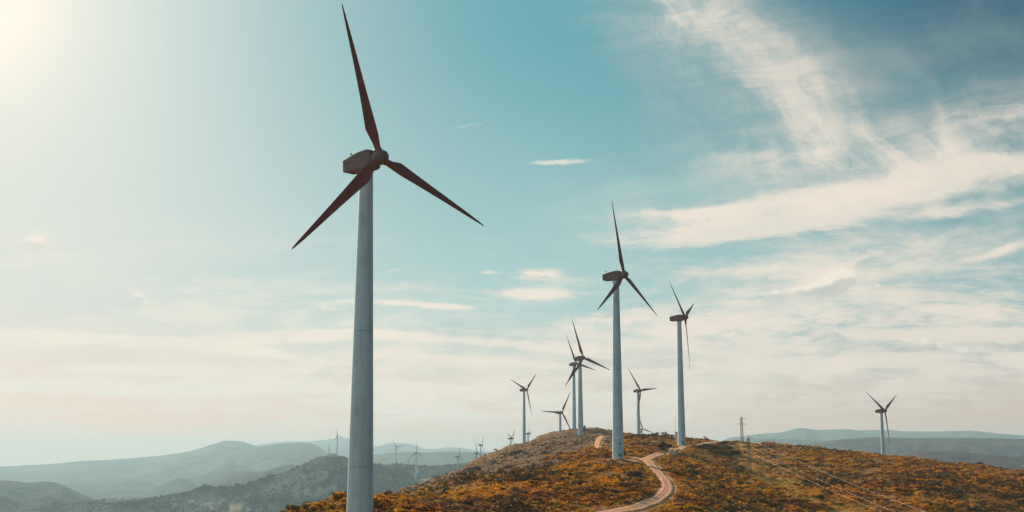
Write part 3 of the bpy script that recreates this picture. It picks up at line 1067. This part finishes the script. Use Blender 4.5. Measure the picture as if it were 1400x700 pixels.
def turbine(idx):
    key, hubpx, Y, yawd, phi, lab = TURBINES[idx]
    h, top, ya = TP[idx]
    near = Y < 1400
    if near:
        gz = float(surf(top[0], top[1])[0])
    else:
        gz = far_surf(top[0], top[1])
    base = {'t2': None}.get(key)
    H = top[2] - gz
    if not near:
        H = max(58.0, min(H, 90)) if H < 90 else 64.0
    if key in ('t1209', 't785', 't768', 't716', 't874'):
        H = max(H, 50)
    bz = top[2] - H
    root = bpy.data.objects.new('wind_turbine', None)
    COL.objects.link(root)
    root.location = (top[0], top[1], bz)
    root.rotation_euler = (0, 0, ya)
    root.empty_display_size = 3
    prop(root, lab, 'wind turbine', 'wind turbines along the ridge')
    rb, rt = 1.88, 1.05
    if key == 'main':
        rb = 2.15
    prof = [(rb - (rb - rt) * (t ** 1.0), H * t) for t in np.linspace(0, 1, 14)]
    prof[0] = (rb, -1.5)
    tw = link('tower', lathe(prof, 48, M_TOWER, 'tower'), root)
    if Y < 1300:
        for fz in ((13.2 / H, 34.0 / H) if key == 'main' else (.17, .5)):
            rr = rb - (rb - rt) * fz
            s = link('flange_seam', lathe([(rr, -.05), (rr + .02, -.045), (rr + .02, .045), (rr, .05)], 48, M_SEAM, 'flange_seam'), tw)
            s.location = (0, 0, H * fz)
        if Y < 800:
            d = MB()
            ang = -math.pi / 2 - ya + 0.18
            for zc, ww, hh, bb in ((3.2, .95, 2.1, 0), (5.0, .5, .42, 1), (1.35, .8, .5, 1), (3.7, .42, .3, 1)):
                rr = rb - (rb - rt) * zc / H
                dk = MB() if bb else d
                dk.box((math.cos(ang) * (rr + .01 + (0.04 if bb else 0)), math.sin(ang) * (rr + .01 + (0.04 if bb else 0)), zc), (.12, ww, hh), ang)
                if bb:
                    link('vent', dk.mesh('vent', M_DARK), tw)
            do = link('door', d.mesh('door', M_TOWER), tw)
            sb = MB()
            for q in range(6):
                rr = rb + .35
                sb.box((math.cos(ang) * (rr + .28 * q), math.sin(ang) * (rr + .28 * q), 2.05 - .35 * q), (.3, 1.1, .06), ang)
            for sgn in (-1, 1):
                ox, oy = -math.sin(ang) * .55 * sgn, math.cos(ang) * .55 * sgn
                sb.tube([(math.cos(ang) * (rb + .2) + ox, math.sin(ang) * (rb + .2) + oy, 3.1), (math.cos(ang) * (rb + 2.0) + ox, math.sin(ang) * (rb + 2.0) + oy, 1.0)], .035, 6)
            link('access_stairs', sb.mesh('access_stairs', M_STEEL), root)
            link('foundation', lathe([(2.7, -1.2), (2.7, .02), (2.6, .08), (rb, .1)], 40, M_CONC, 'foundation'), root)
    nac = link('nacelle', ME_NAC, root)
    nac.location = (0, 0, H + .12)
    nac.rotation_euler = (-R(3.5), 0, 0)
    if Y < 1400:
        link('wind_sensor', ME_ANEM, nac)
        link('vent_grille', ME_VENT, nac)
        link('roof_hatch', ME_HATCH, nac)
        y_ = link('yaw_ring', ME_YAW, root)
        y_.location = (0, 0, H + .1)
    hp = Vector((0, -OVERHANG * math.cos(TILT), H + 1.35 + OVERHANG * math.sin(TILT)))
    T = Matrix.Translation(hp) @ Matrix.Rotation(-TILT, 4, 'X')
    hb = link('hub', ME_HUB, root)
    hb.matrix_local = T
    for k in range(3):
        q = R(phi + 120 * k)
        Mx = T @ Matrix.Rotation(math.pi / 2 - q, 4, 'Y')
        b = link('blade', ME_BLADE, root)
        b.matrix_local = Mx
        if Y < 1400:
            c = link('blade_collar', ME_COLLAR, b)
    return root


for i in range(len(TURBINES)):
    turbine(i)


# ------------------------------------------------------------------ lattice pylons, mast, cables, hut
def lattice(height, w0, w1, arms, n=10, leg=0.09, br=0.05):
    """returns (body mesh builder, arm builders) of a square lattice mast"""
    m = MB()
    cor = [(-1, -1), (1, -1), (1, 1), (-1, 1)]
    wz = lambda z: (w0 + (w1 - w0) * z / height) / 2
    for a, b in cor:
        m.tube([(a * wz(0), b * wz(0), -.6), (a * wz(height), b * wz(height), height)], leg, 5)
    for i in range(n):
        z0, z1 = height * i / n, height * (i + 1) / n
        for k in range(4):
            a, b = cor[k], cor[(k + 1) % 4]
            p = [(a[0] * wz(z0), a[1] * wz(z0), z0), (b[0] * wz(z1), b[1] * wz(z1), z1)]
            q = [(b[0] * wz(z0), b[1] * wz(z0), z0), (a[0] * wz(z1), a[1] * wz(z1), z1)]
            m.tube(p if i % 2 else q, br, 4)
            m.tube([(a[0] * wz(z1), a[1] * wz(z1), z1), (b[0] * wz(z1), b[1] * wz(z1), z1)], br, 4)
    return m


def pylon(px, base_py, Y, h, rz, lab, far=False):
    if far:
        x, y, z = px, base_py, Y
    else:
        p = unp(px, base_py, Y)
        x, y = p[0], p[1]
        z = float(surf(x, y)[0])
    root = bpy.data.objects.new('lattice_pylon', None)
    COL.objects.link(root)
    root.location = (x, y, z)
    root.rotation_euler = (0, 0, rz)
    prop(root, lab, 'pylon', 'lattice pylons of the power line')
    k = 1.7 if far else 1.0
    link('mast', lattice(h, 1.5 * k, .7 * k, [], 11, .1 * k, .05 * k).mesh('mast', M_STEEL), root)
    tipz = h + 1.6
    m = MB()
    m.tube([(0, 0, h - .2), (0, 0, tipz)], .10 * k, 6)
    link('peak', m.mesh('peak', M_STEEL), root)
    tips = []
    for zz, sides in ((h - .2, (1,)), (h - 3.4, (-1, 1))):
        for s in sides:
            a = MB()
            L = 2.3 * k
            a.tube([(0.3 * s, -.28, zz), (L * s, 0, zz)], .06 * k, 5)
            a.tube([(0.3 * s, .28, zz), (L * s, 0, zz)], .06 * k, 5)
            a.tube([(0.3 * s, 0, zz + .8), (L * s, 0, zz)], .05 * k, 5)
            arm = link('crossarm', a.mesh('crossarm', M_STEEL), root)
            ins = lathe([(.05, 0), (.12, -.1), (.05, -.2), (.12, -.3), (.05, -.4), (.12, -.5), (.05, -.6), (.04, -.8)], 8, M_DARK, 'insulator')
            io = link('insulator', ins, arm)
            io.location = (L * s, 0, zz)
            tips.append(Matrix.Translation((x, y, z)) @ Matrix.Rotation(rz, 4, 'Z') @ Vector((L * s, 0, zz - .8)))
    return tips


RZ = R(12)
t1 = pylon(1014.5, 604, 690, 14.0, RZ, 'lattice pylon on the skyline, rear one of the two close pylons')
t2 = pylon(1024.5, 650, 515, 15.2, RZ, 'lattice pylon in the orange clearing, nearer one of the two close pylons')
# the next pylon of the line stands outside the picture, down the slope to the right
t3 = pylon(1700, 840, 200, 15.0, R(30), 'lattice pylon down the slope at the right, carrying the near cable ends')


def cable(a, b, sag, rad_, lab, group='cables of the power line'):
    m = MB()
    n = 40
    pts = []
    for i in range(n + 1):
        t = i / n
        p = Vector(a).lerp(Vector(b), t)
        p.z -= sag * 4 * t * (1 - t)
        pts.append(p)
    o0 = pts[0].copy()
    m.tube([p - o0 for p in pts], rad_, 5)
    o = link('power_cable', m.mesh('power_cable', M_WIRE, True))
    o.location = o0
    prop(o, lab, 'cable', group)


names = ['uppermost pale cable sagging down the orange slope from the nearer pylon',
         'lowest pale cable sagging down the orange slope from the nearer pylon',
         'middle pale cable sagging down the orange slope from the nearer pylon']
for i in range(3):
    cable(t2[i], t3[i], 2.4, .018, names[i])
names = ['top cable strung between the two close pylons', 'left cable strung between the two close pylons', 'right cable strung between the two close pylons']
for i in range(3):
    cable(t1[i], t2[i], 1.2, .03, names[i])

# faint pylon and communication mast on the grey green ridge
fx, fy, fz = hit_far(558.5, 641, 3300, 4600)
pylon(fx, fy, fz, 26.0, R(30), 'faint lattice pylon on the distant ridge between two small turbines', far=True)
fx, fy, fz = hit_far(449.5, 625, 3300, 4200)
root = bpy.data.objects.new('radio_mast', None); COL.objects.link(root); root.location = (fx, fy, fz - 1)
prop(root, 'thin radio mast on the distant knob, left of the small turbine', 'radio mast')
link('mast', lattice(33, 2.0, 1.0, [], 12, .28, .14).mesh('mast', M_STEEL), root)
m_ = MB(); m_.tube([(0, 0, 33), (0, 0, 39)], .25, 6)
link('antenna', m_.mesh('antenna', M_STEEL), root)
m_ = MB()
for zz, sx in ((30, 1.1), (27, -1.2), (24, 1.2)):
    m_.box((sx, -.4, zz), (.9, .5, 2.2))
link('antenna_panels', m_.mesh('antenna_panels', M_WHITEWALL), root)


# transformer hut beside the third turbine
def hut():
    p = unp(931.2, 604, 622)
    z = float(surf(p[0], p[1])[0])
    r0 = bpy.data.objects.new('transformer_hut', None); COL.objects.link(r0)
    r0.location = (p[0] - 1.0, p[1], z); r0.rotation_euler = (0, 0, R(22))
    prop(r0, 'tall narrow brown hut just left of the turbine foot on the ridge', 'hut')
    hh = max(4.5, unp(931, 591, 622)[2] - z)
    b = MB(); b.box((0, 0, hh / 2 - .4), (3.0, 2.6, hh + .8))
    w = link('wall', b.mesh('wall', M_HUT), r0)
    b = MB(); b.box((0, 0, hh + .12), (3.3, 2.9, .22))
    link('roof', b.mesh('roof', M_CONC), r0)
    b = MB(); b.box((0.2, -1.33, 1.15), (1.0, .08, 2.1))
    link('door', b.mesh('door', M_DARK), r0)
    b = MB()
    for q in range(4):
        b.box((0.2, -1.33, hh - 1.2 + q * .16), (.9, .07, .07))
    link('vent', b.mesh('vent', M_DARK), r0)
    p = unp(923.6, 600, 632)
    z = float(surf(p[0], p[1])[0])
    r1 = bpy.data.objects.new('weather_mast', None); COL.objects.link(r1); r1.location = (p[0], p[1], z)
    prop(r1, 'hair thin weather mast left of the brown hut on the ridge', 'mast')
    b = MB(); b.tube([(0, 0, -.3), (0, 0, 12.5)], .05, 6)
    link('pole', b.mesh('pole', M_STEEL), r1)
    b = MB(); b.tube([(-.5, 0, 12.2), (.5, 0, 12.2)], .03, 5); b.box((-.5, 0, 12.35), (.2, .2, .2)); b.box((.5, 0, 12.35), (.3, .06, .2))
    link('wind_sensor', b.mesh('wind_sensor', M_DARK), r1)


hut()


# small houses far down in the valley, and the hut on the knob
def house(x, y, z, L, D, Hh, rz, lab, long=False):
    r0 = bpy.data.objects.new('house', None); COL.objects.link(r0); r0.location = (x, y, z - .5); r0.rotation_euler = (0, 0, rz)
    prop(r0, lab, 'house', 'houses in the valley')
    b = MB(); b.box((0, 0, Hh / 2), (L, D, Hh)); link('wall', b.mesh('wall', M_WHITEWALL), r0)
    o = .5; rh = D * .28
    V = [(-L / 2 - o, -D / 2 - o, Hh), (L / 2 + o, -D / 2 - o, Hh), (L / 2 + o, D / 2 + o, Hh), (-L / 2 - o, D / 2 + o, Hh), (-L / 2 - o, 0, Hh + rh), (L / 2 + o, 0, Hh + rh)]
    link('roof', mesh_from('roof', V, [(0, 1, 5, 4), (2, 3, 4, 5), (0, 4, 3), (1, 2, 5), (3, 2, 1, 0)], M_TILE, False), r0)
    n = max(2, int(L / 4))
    for k in range(n):
        b = MB(); b.box((-L / 2 + (k + .5) * L / n, -D / 2 - .03, Hh * .6), (1.1, .12, 1.3))
        link('window', b.mesh('window', M_DARK), r0)
    b = MB(); b.box((0, -D / 2 - .04, 1.1), (.0 + 1.0, .1, 2.1)); link('door', b.mesh('door', M_TWIG), r0)


HS = [(300, 690, 12, 9, 8, .2, 'white cube house standing alone among dark trees, brightest in the valley'),
      (262, 691, 15, 9, 6, -.3, 'left one of two low white houses side by side in the valley'),
      (271, 692.5, 14, 9, 6, .5, 'right one of two low white houses side by side in the valley'),
      (239, 694.5, 10, 8, 5, .1, 'small pale house at the left end of the hamlet'),
      (290, 698.5, 12, 8, 6, -.5, 'pale house at the bottom edge below the white cube house'),
      (341, 698.5, 9, 8, 8, .3, 'white house at the bottom edge, farthest right in the hamlet'),
      (306, 685, 12, 8, 5, .4, 'low house just uphill of the white cube house')]
for px, py, L, D, Hh, rz, lab in HS:
    x, y, z = hit_far(px, py, 2300, 3900)
    house(x, y, z, L, D, Hh, rz, lab)
x, y, z = hit_far(152, 687, 3900, 9000)
house(x, y, z, 34, 14, 8, .15, 'long white farm building on the valley floor at far left')
x, y, z = hit_far(456, 624.5, 3300, 4200)
house(x, y, z, 16, 9, 6, .1, 'low service building beside the small turbine on the distant knob')


# ------------------------------------------------------------------ vegetation
def clump_mesh(name, n, seed, mat, flat=0.7, leaf=0.22, twigs=True):
    """a low cushion of crossing leaf sprays, about 1 m across"""
    r_ = np.random.default_rng(seed)
    V, Fs = [], []
    lobes = r_.normal(size=(5, 3)) * np.array([.28, .28, .10]) + np.array([0, 0, .28])
    for i in range(n):
        c = lobes[r_.integers(5)]
        d = r_.normal(size=3); d /= np.linalg.norm(d); d[2] = abs(d[2]) * .9
        p = c + d * r_.uniform(.12, .34) * np.array([1, 1, flat])
        a = r_.normal(size=3); a -= d * (a @ d) * .6; a /= np.linalg.norm(a)
        b = np.cross(d + r_.normal(size=3) * .3, a); b /= np.linalg.norm(b)
        s = leaf * r_.uniform(.5, 1.2)
        k = len(V)
        V += [p - a * s * .5, p + b * s * .35, p + a * s * .6, p - b * s * .3]
        Fs.append((k, k + 1, k + 2, k + 3))
    if twigs:
        for i in range(10):
            t = r_.uniform(0, 6.28); q = np.array([math.cos(t) * .35, math.sin(t) * .35, r_.uniform(.4, .75)])
            k = len(V)
            V += [np.array([0, .01, -.1]), np.array([0, -.01, -.1]), q]
            Fs.append((k, k + 1, k + 2))
    return mesh_from(name, V, Fs, mat, False)


def scatter(name, coll_objs, pts, scl, rot, idx, label):
    c = bpy.data.collections.new(name + '_sources')
    for o in coll_objs:
        c.objects.link(o)
    me = bpy.data.meshes.new(name)
    me.vertices.add(len(pts))
    me.vertices.foreach_set('co', pts.astype(np.float32).ravel())
    for nm, arr, ty in (('sc', scl, 'FLOAT_VECTOR'), ('rt', rot, 'FLOAT_VECTOR')):
        a = me.attributes.new(nm, ty, 'POINT')
        a.data.foreach_set('vector', arr.astype(np.float32).ravel())
    a = me.attributes.new('ix', 'INT', 'POINT')
    a.data.foreach_set('value', idx.astype(np.int32))
    o = link(name, me)
    g = bpy.data.node_groups.new(name + '_nodes', 'GeometryNodeTree')
    g.interface.new_socket('Geometry', in_out='INPUT', socket_type='NodeSocketGeometry')
    g.interface.new_socket('Geometry', in_out='OUTPUT', socket_type='NodeSocketGeometry')
    gi, go = g.nodes.new('NodeGroupInput'), g.nodes.new('NodeGroupOutput')
    ip = g.nodes.new('GeometryNodeInstanceOnPoints')
    ci = g.nodes.new('GeometryNodeCollectionInfo')
    ci.inputs['Collection'].default_value = c
    ci.inputs['Separate Children'].default_value = True
    ci.inputs['Reset Children'].default_value = True
    ip.inputs['Pick Instance'].default_value = True

    def na(nm, ty):
        n = g.nodes.new('GeometryNodeInputNamedAttribute')
        n.data_type = ty
        n.inputs['Name'].default_value = nm
        return [s for s in n.outputs if s.enabled and s.name == 'Attribute'][0]
    L = g.links.new
    L(gi.outputs[0], ip.inputs['Points'])
    L(ci.outputs[0], ip.inputs['Instance'])
    L(na('ix', 'INT'), ip.inputs['Instance Index'])
    L(na('sc', 'FLOAT_VECTOR'), ip.inputs['Scale'])
    er = g.nodes.new('FunctionNodeEulerToRotation')
    L(na('rt', 'FLOAT_VECTOR'), er.inputs[0])
    L(er.outputs[0], ip.inputs['Rotation'])
    L(ip.outputs[0], go.inputs[0])
    md = o.modifiers.new('scatter', 'NODES')
    md.node_group = g
    prop(o, label, None, None, 'stuff')
    return o


def visible(x, y, zz=None, pad=1.1):
    px = FPX * x / np.maximum(y * cP, 1)
    return np.abs(px) < 700 * pad


srcs = [bpy.data.objects.new('scrub_clump', clump_mesh('scrub_clump', 70, 100 + i, M_SCRUB, leaf=.26)) for i in range(6)]
srcs += [bpy.data.objects.new('dark_clump', clump_mesh('dark_clump', 90, 140 + i, M_DARKBUSH, leaf=.24)) for i in range(2)]
M_TUFT = scatter_leaf_mat('dry_grass', [(0.0, (0.30, 0.14, 0.025, 1)), (0.5, (0.46, 0.25, 0.05, 1)), (1.0, (0.36, 0.16, 0.025, 1))], 0.5)


def tuft_mesh(seed):
    r_ = np.random.default_rng(seed)
    V, Fs = [], []
    for i in range(46):
        t = r_.uniform(0, 6.28); q = r_.uniform(0, .32)
        b0 = np.array([math.cos(t) * q, math.sin(t) * q, -.05])
        u = r_.uniform(0, 6.28)
        sd = np.array([math.cos(u), math.sin(u), 0]) * .022
        tip = b0 + np.array([math.cos(t) * .22 + r_.normal() * .1, math.sin(t) * .22 + r_.normal() * .1, r_.uniform(.35, .75)])
        md = (b0 + tip) / 2 + np.array([0, 0, .07])
        k = len(V)
        V += [b0 - sd, b0 + sd, md + sd * .8, md - sd * .8, tip]
        Fs += [(k, k + 1, k + 2, k + 3), (k + 3, k + 2, k + 4)]
    return mesh_from('grass_tuft', V, Fs, M_TUFT, False)


srcs += [bpy.data.objects.new('grass_tuft', tuft_mesh(160 + i)) for i in range(2)]
N = 270000
y_ = 190 + (1150 - 190) * rng.random(N) ** 1.25
x_ = (rng.random(N) * 2 - 1) * y_ * 0.47
m = (x_ > -112) & (x_ < 340)
x_, y_ = x_[m], y_[m]
rk, gr, br = covers(x_, y_)
rd = road_dist(x_, y_)
patch = fbm(x_ / 14, y_ / 14, 61, 4)
dens = (0.75 + 0.9 * patch) * (1 - .62 * rk) * (1 - .6 * gr) * (br < .35) * (rd > -0.25 + fbm(x_ / 2.5, y_ / 2.5, 66, 3) * 1.2)
keep = rng.random(len(x_)) < np.clip(dens, 0, 1)
keep &= (y_ < 760) | (rng.random(len(x_)) < .7)
x_, y_ = x_[keep], y_[keep]
patch = patch[keep]; rk = rk[keep]; gr = gr[keep]; rd = rd[keep]
sz = rng.lognormal(.02, .38, len(x_)) * (1.05 + 1.0 * np.clip(patch, -.3, .6)) * (1 - .35 * rk) * (1 - .35 * gr) * np.where(y_ < 260, .8, 1.0)
sz = np.minimum(sz, .55 + np.maximum(rd, 0) * .4)
sz = np.clip(sz, .35, 3.2)
z_ = surf(x_, y_) - .08
pts = np.stack([x_, y_, z_], -1)
scl = np.stack([sz * rng.uniform(.9, 1.4, len(sz)), sz * rng.uniform(.9, 1.4, len(sz)), sz * rng.uniform(.55, .95, len(sz))], -1)
rot = np.stack([rng.normal(0, .12, len(sz)), rng.normal(0, .12, len(sz)), rng.uniform(0, 6.28, len(sz))], -1)
# sources come back sorted by name: two dark clumps, two grass tufts, six scrub clumps
pk = fbm(x_ / 30, y_ / 30, 63, 4)
dk_ = rng.random(len(sz)) < np.clip(.08 + pk * .9, .02, .6)
ixs = np.where(dk_, rng.integers(0, 2, len(sz)), rng.integers(4, 10, len(sz)))
tf_ = ~dk_ & (rng.random(len(sz)) < np.clip(.10 + .5 * gr + .3 * sstep(5, 1, rd) + fbm(x_ / 20, y_ / 20, 64, 3) * .5, .02, .8))
ixs = np.where(tf_, rng.integers(2, 4, len(sz)), ixs)
big_ = dk_ & (rng.random(len(sz)) < .35) & (rd > 6)
scl[big_] *= 1.7
scatter('heath_scrub', srcs, pts, scl, rot, ixs, 'low orange and olive heath scrub covering the ridge')
print('scrub', len(sz))


# stones on the rocky hill
def stone_mesh(seed):
    import bmesh
    bm = bmesh.new()
    bmesh.ops.create_icosphere(bm, subdivisions=2, radius=.5)
    r_ = random.Random(seed)
    for v in bm.verts:
        k = 1 + r_.uniform(-.22, .22)
        v.co = Vector((v.co.x * k * 1.2, v.co.y * k, v.co.z * k * .6))
    me = bpy.data.meshes.new('stone')
    bm.to_mesh(me); bm.free()
    me.materials.append(M_STONE)
    return me


def stone_mat():
    m, nt, b = new_mat('weathered_stone')
    oi = nt.nodes.new('ShaderNodeObjectInfo')
    n = noise(nt, worldpos(nt), 1.2, 4)
    c = mixc(nt, X(nt, oi.outputs['Random']), (0.14, 0.085, 0.064, 1), (0.25, 0.155, 0.11, 1))
    c = mixc(nt, n.smooth(.4, .7) * .5, c, (0.15, 0.10, 0.07, 1))
    nt.links.new(c, b.inputs['Base Color'])
    b.inputs['Roughness'].default_value = .95
    b.inputs['Specular IOR Level'].default_value = .1
    return m


M_STONE = stone_mat()
ssrc = [bpy.data.objects.new('stone_shape', stone_mesh(i)) for i in range(4)]
N = 60000
y_ = rng.uniform(380, 980, N)
x_ = rng.uniform(-100, 90, N)
rk, gr, br = covers(x_, y_)
keep = (rk * sstep(-.12, .25, fbm(x_ / 18, y_ / 18, 67, 4)) > rng.random(N) * 1.1) & (road_dist(x_, y_) > 1)
x_, y_ = x_[keep], y_[keep]
sz = np.clip(rng.lognormal(-.35, .5, len(x_)), .3, 2.4)
scatter('hillside_stones', ssrc, np.stack([x_, y_, surf(x_, y_) - .02], -1), np.stack([sz * 1.3, sz, sz * .7], -1),
        np.stack([rng.normal(0, .2, len(sz)), rng.normal(0, .2, len(sz)), rng.uniform(0, 6.28, len(sz))], -1), rng.integers(0, 4, len(sz)),
        'grey brown stones littering the rocky hillside')


# single bushes one can tell apart
def bush_mesh(seed, n=1300):
    r_ = np.random.default_rng(seed)
    V, Fs = [], []
    nl = 16
    lob = np.stack([r_.normal(0, .24, nl), r_.normal(0, .24, nl), r_.uniform(.2, .55, nl)], -1)
    rr = r_.uniform(.12, .26, nl)
    for i in range(n):
        j = r_.integers(nl)
        d = r_.normal(size=3); d /= np.linalg.norm(d)
        p = lob[j] + d * rr[j] * r_.uniform(.6, 1.08)
        if p[2] < .01:
            p[2] = abs(p[2])
        a = r_.normal(size=3); a /= np.linalg.norm(a)
        b = np.cross(d, a); b /= np.linalg.norm(b) + 1e-6
        s = .055 * r_.uniform(.6, 1.3)
        k = len(V)
        V += [p - a * s, p + b * s * .6, p + a * s, p - b * s * .6]
        Fs.append((k, k + 1, k + 2, k + 3))
    return mesh_from('foliage', V, Fs, M_DARKBUSH, False)


def bush_stem(seed):
    r_ = random.Random(seed)
    b = MB()
    for i in range(7):
        t = r_.uniform(0, 6.28)
        b.tube([(0, 0, -.06), (math.cos(t) * .1, math.sin(t) * .1, .18), (math.cos(t) * .26, math.sin(t) * .26, .42)], [.02, .014, .006], 5)
    return b.mesh('stem', M_TWIG)


BM = [bush_mesh(300 + i) for i in range(4)]
BS = bush_stem(5)
BUSHES = [
    (905.5, 613, 530, 6.6, 3.4, 'big round dark bush by the track between the two large turbines'),
    (745, 656, 330, 6.4, 2.3, 'broad dark bush on the orange knoll, left of the dirt road'),
    (399, 697, 231, 2.8, 2.0, 'dark bush at the left tip of the orange knoll'),
    (513, 680, 262, 1.8, 1.7, 'small upright bush touching the right side of the huge tower'),
    (797, 587, 945, 6.0, 3.0, 'low dark bush crowning the rocky hilltop'),
    (964, 614, 610, 6.5, 2.8, 'dark bush at the left end of the thicket below the track'),
    (976, 618, 590, 7.5, 3.2, 'dark bush in the thicket, second from its left end'),
    (985, 624, 560, 8.0, 3.2, 'lowest dark bush of the thicket below the track'),
    (995, 616, 610, 7.0, 3.0, 'dark bush in the thicket, just under the skyline road'),
    (1003, 622, 580, 6.5, 2.6, 'dark bush at the right end of the thicket by the clearing'),
    (989, 609, 660, 6.0, 2.2, 'topmost dark bush of the thicket beside the skyline road'),
    (1013, 641, 530, 2.2, 1.6, 'small round bush left of the nearer pylon foot'),
    (1119, 683, 370, 4.5, 1.8, 'dark bush in the yellow clearing below the cables'),
    (1167, 683, 385, 3.4, 1.5, 'small bush beside the clearing below the cables'),
    (983, 657, 390, 3.2, 1.5, 'dark bush on the slope right of the road bend'),
    (940, 640, 420, 3.4, 1.4, 'low bush just right of the upper road bend'),
    (640, 690, 268, 3.0, 1.3, 'low dark bush near the bottom edge of the knoll'),
    (870, 650, 350, 4.2, 1.5, 'dark bush on the left verge of the road'),
]
for i, (px, py, Y, w_, h_, lab) in enumerate(BUSHES):
    p = unp(px, py, Y)
    # follow the sight line to the real ground so the bush stands on it
    for q in np.linspace(Y * .85, Y * 1.2, 120):
        pp = unp(px, py, q)
        if surf(pp[0], pp[1])[0] >= pp[2]:
            p = pp
            break
    r0 = bpy.data.objects.new('bush', None); COL.objects.link(r0)
    r0.location = (p[0], p[1], float(surf(p[0], p[1])[0]) - .1)
    r0.scale = (w_ / 1.0, w_ / 1.0, h_ / .75)
    r0.rotation_euler = (0, 0, rnd.uniform(0, 6.28))
    prop(r0, lab, 'bush', 'dark bushes on the ridge')
    link('foliage', BM[i % 4], r0)
    link('stem', BS, r0)


# far woodland on the grey green ridge: many crowns that read as one mass
def crown_mesh(seed):
    r_ = np.random.default_rng(seed)
    V, Fs = [], []
    for i in range(90):
        d = r_.normal(size=3); d /= np.linalg.norm(d)
        p = d * r_.uniform(.5, 1.05) * np.array([.5, .5, .42]) + np.array([0, 0, .55])
        a = r_.normal(size=3); a /= np.linalg.norm(a)
        b = np.cross(d, a); b /= np.linalg.norm(b) + 1e-6
        s = .2 * r_.uniform(.6, 1.3)
        k = len(V)
        V += [p - a * s, p + b * s * .7, p + a * s, p - b * s * .7]
        Fs.append((k, k + 1, k + 2, k + 3))
    k = len(V)
    V += [(-.03, 0, -.2), (.03, 0, -.2), (0, 0, .5)]
    Fs.append((k, k + 1, k + 2))
    return mesh_from('crown', V, Fs, M_WOOD, False)


m_, nt_, b_ = new_mat('far_foliage')
oi_ = nt_.nodes.new('ShaderNodeObjectInfo')
nt_.links.new(mixc(nt_, X(nt_, oi_.outputs['Random']), (0.018, 0.034, 0.03, 1), (0.06, 0.075, 0.05, 1)), b_.inputs['Base Color'])
b_.inputs['Roughness'].default_value = .9
b_.inputs['Specular IOR Level'].default_value = .05
M_WOOD = m_
csrc = [bpy.data.objects.new('crown_shape', crown_mesh(700 + i)) for i in range(3)]
N = 120000
yy = rng.uniform(2200, 4300, N)
aa = rng.uniform(-440, 10, N) * 1.0
xx = aa * yy / (FPX * 0.987) + 0
xx = (rng.uniform(60, 700, N) - 700) * yy * cP / FPX
ii = np.clip(np.searchsorted(rad, np.hypot(xx, yy)) - 1, 0, len(rad) - 2)
jj = np.clip(np.searchsorted(az, np.arctan2(xx, yy)) - 1, 0, len(az) - 2)
zz = (FZ[ii, jj] + FZ[ii + 1, jj] + FZ[ii, jj + 1] + FZ[ii + 1, jj + 1]) / 4
ff = field[ii, jj]
pn_ = fbm(xx / 90, yy / 90, 230, 4)
lowm = sstep(-20, -75, zz)
keep = (ff < .2) & (rng.random(N) < np.clip(.12 + pn_ * 1.2 + lowm * .25, .03, 1) * .5)
xx, yy, zz, pn_, lowm = xx[keep], yy[keep], zz[keep], pn_[keep], lowm[keep]
sz = rng.lognormal(1.25, .35, len(xx)) * (1 + .9 * lowm * np.clip(pn_ * 2, 0, 1))
scatter('far_woodland', csrc, np.stack([xx, yy, zz - .3], -1), np.stack([sz * 1.2, sz * 1.2, sz], -1),
        np.stack([xx * 0, xx * 0, rng.uniform(0, 6.28, len(xx))], -1), rng.integers(0, 3, len(xx)), 'dark trees and shrubs covering the distant grey green ridge')
print('wood', len(xx))


# ------------------------------------------------------------------ the air
def haze():
    m = bpy.data.materials.new('hazy_air')
    m.use_nodes = True
    nt = m.node_tree
    nt.nodes.clear()
    out = nt.nodes.new('ShaderNodeOutputMaterial')
    v = nt.nodes.new('ShaderNodeVolumePrincipled')
    v.inputs['Color'].default_value = (0.365, 0.545, 0.69, 1)
    v.inputs['Density'].default_value = 7.5e-5
    v.inputs['Density Attribute'].default_value = ''
    v.inputs['Anisotropy'].default_value = 0.25
    nt.links.new(v.outputs[0], out.inputs['Volume'])
    zlo, zhi = float(FZ.min()) - 1.5, max(float(FZ.max()), 90.0) + 8
    b = MB()
    b.box((0, 0, (zlo + zhi) / 2), (46400, 46400, zhi - zlo))
    o = link('haze', b.mesh('haze', m))
    prop(o, 'pale blue haze filling the air over the hills', None, None, 'stuff')
    print('haze z', zlo, zhi)


haze()
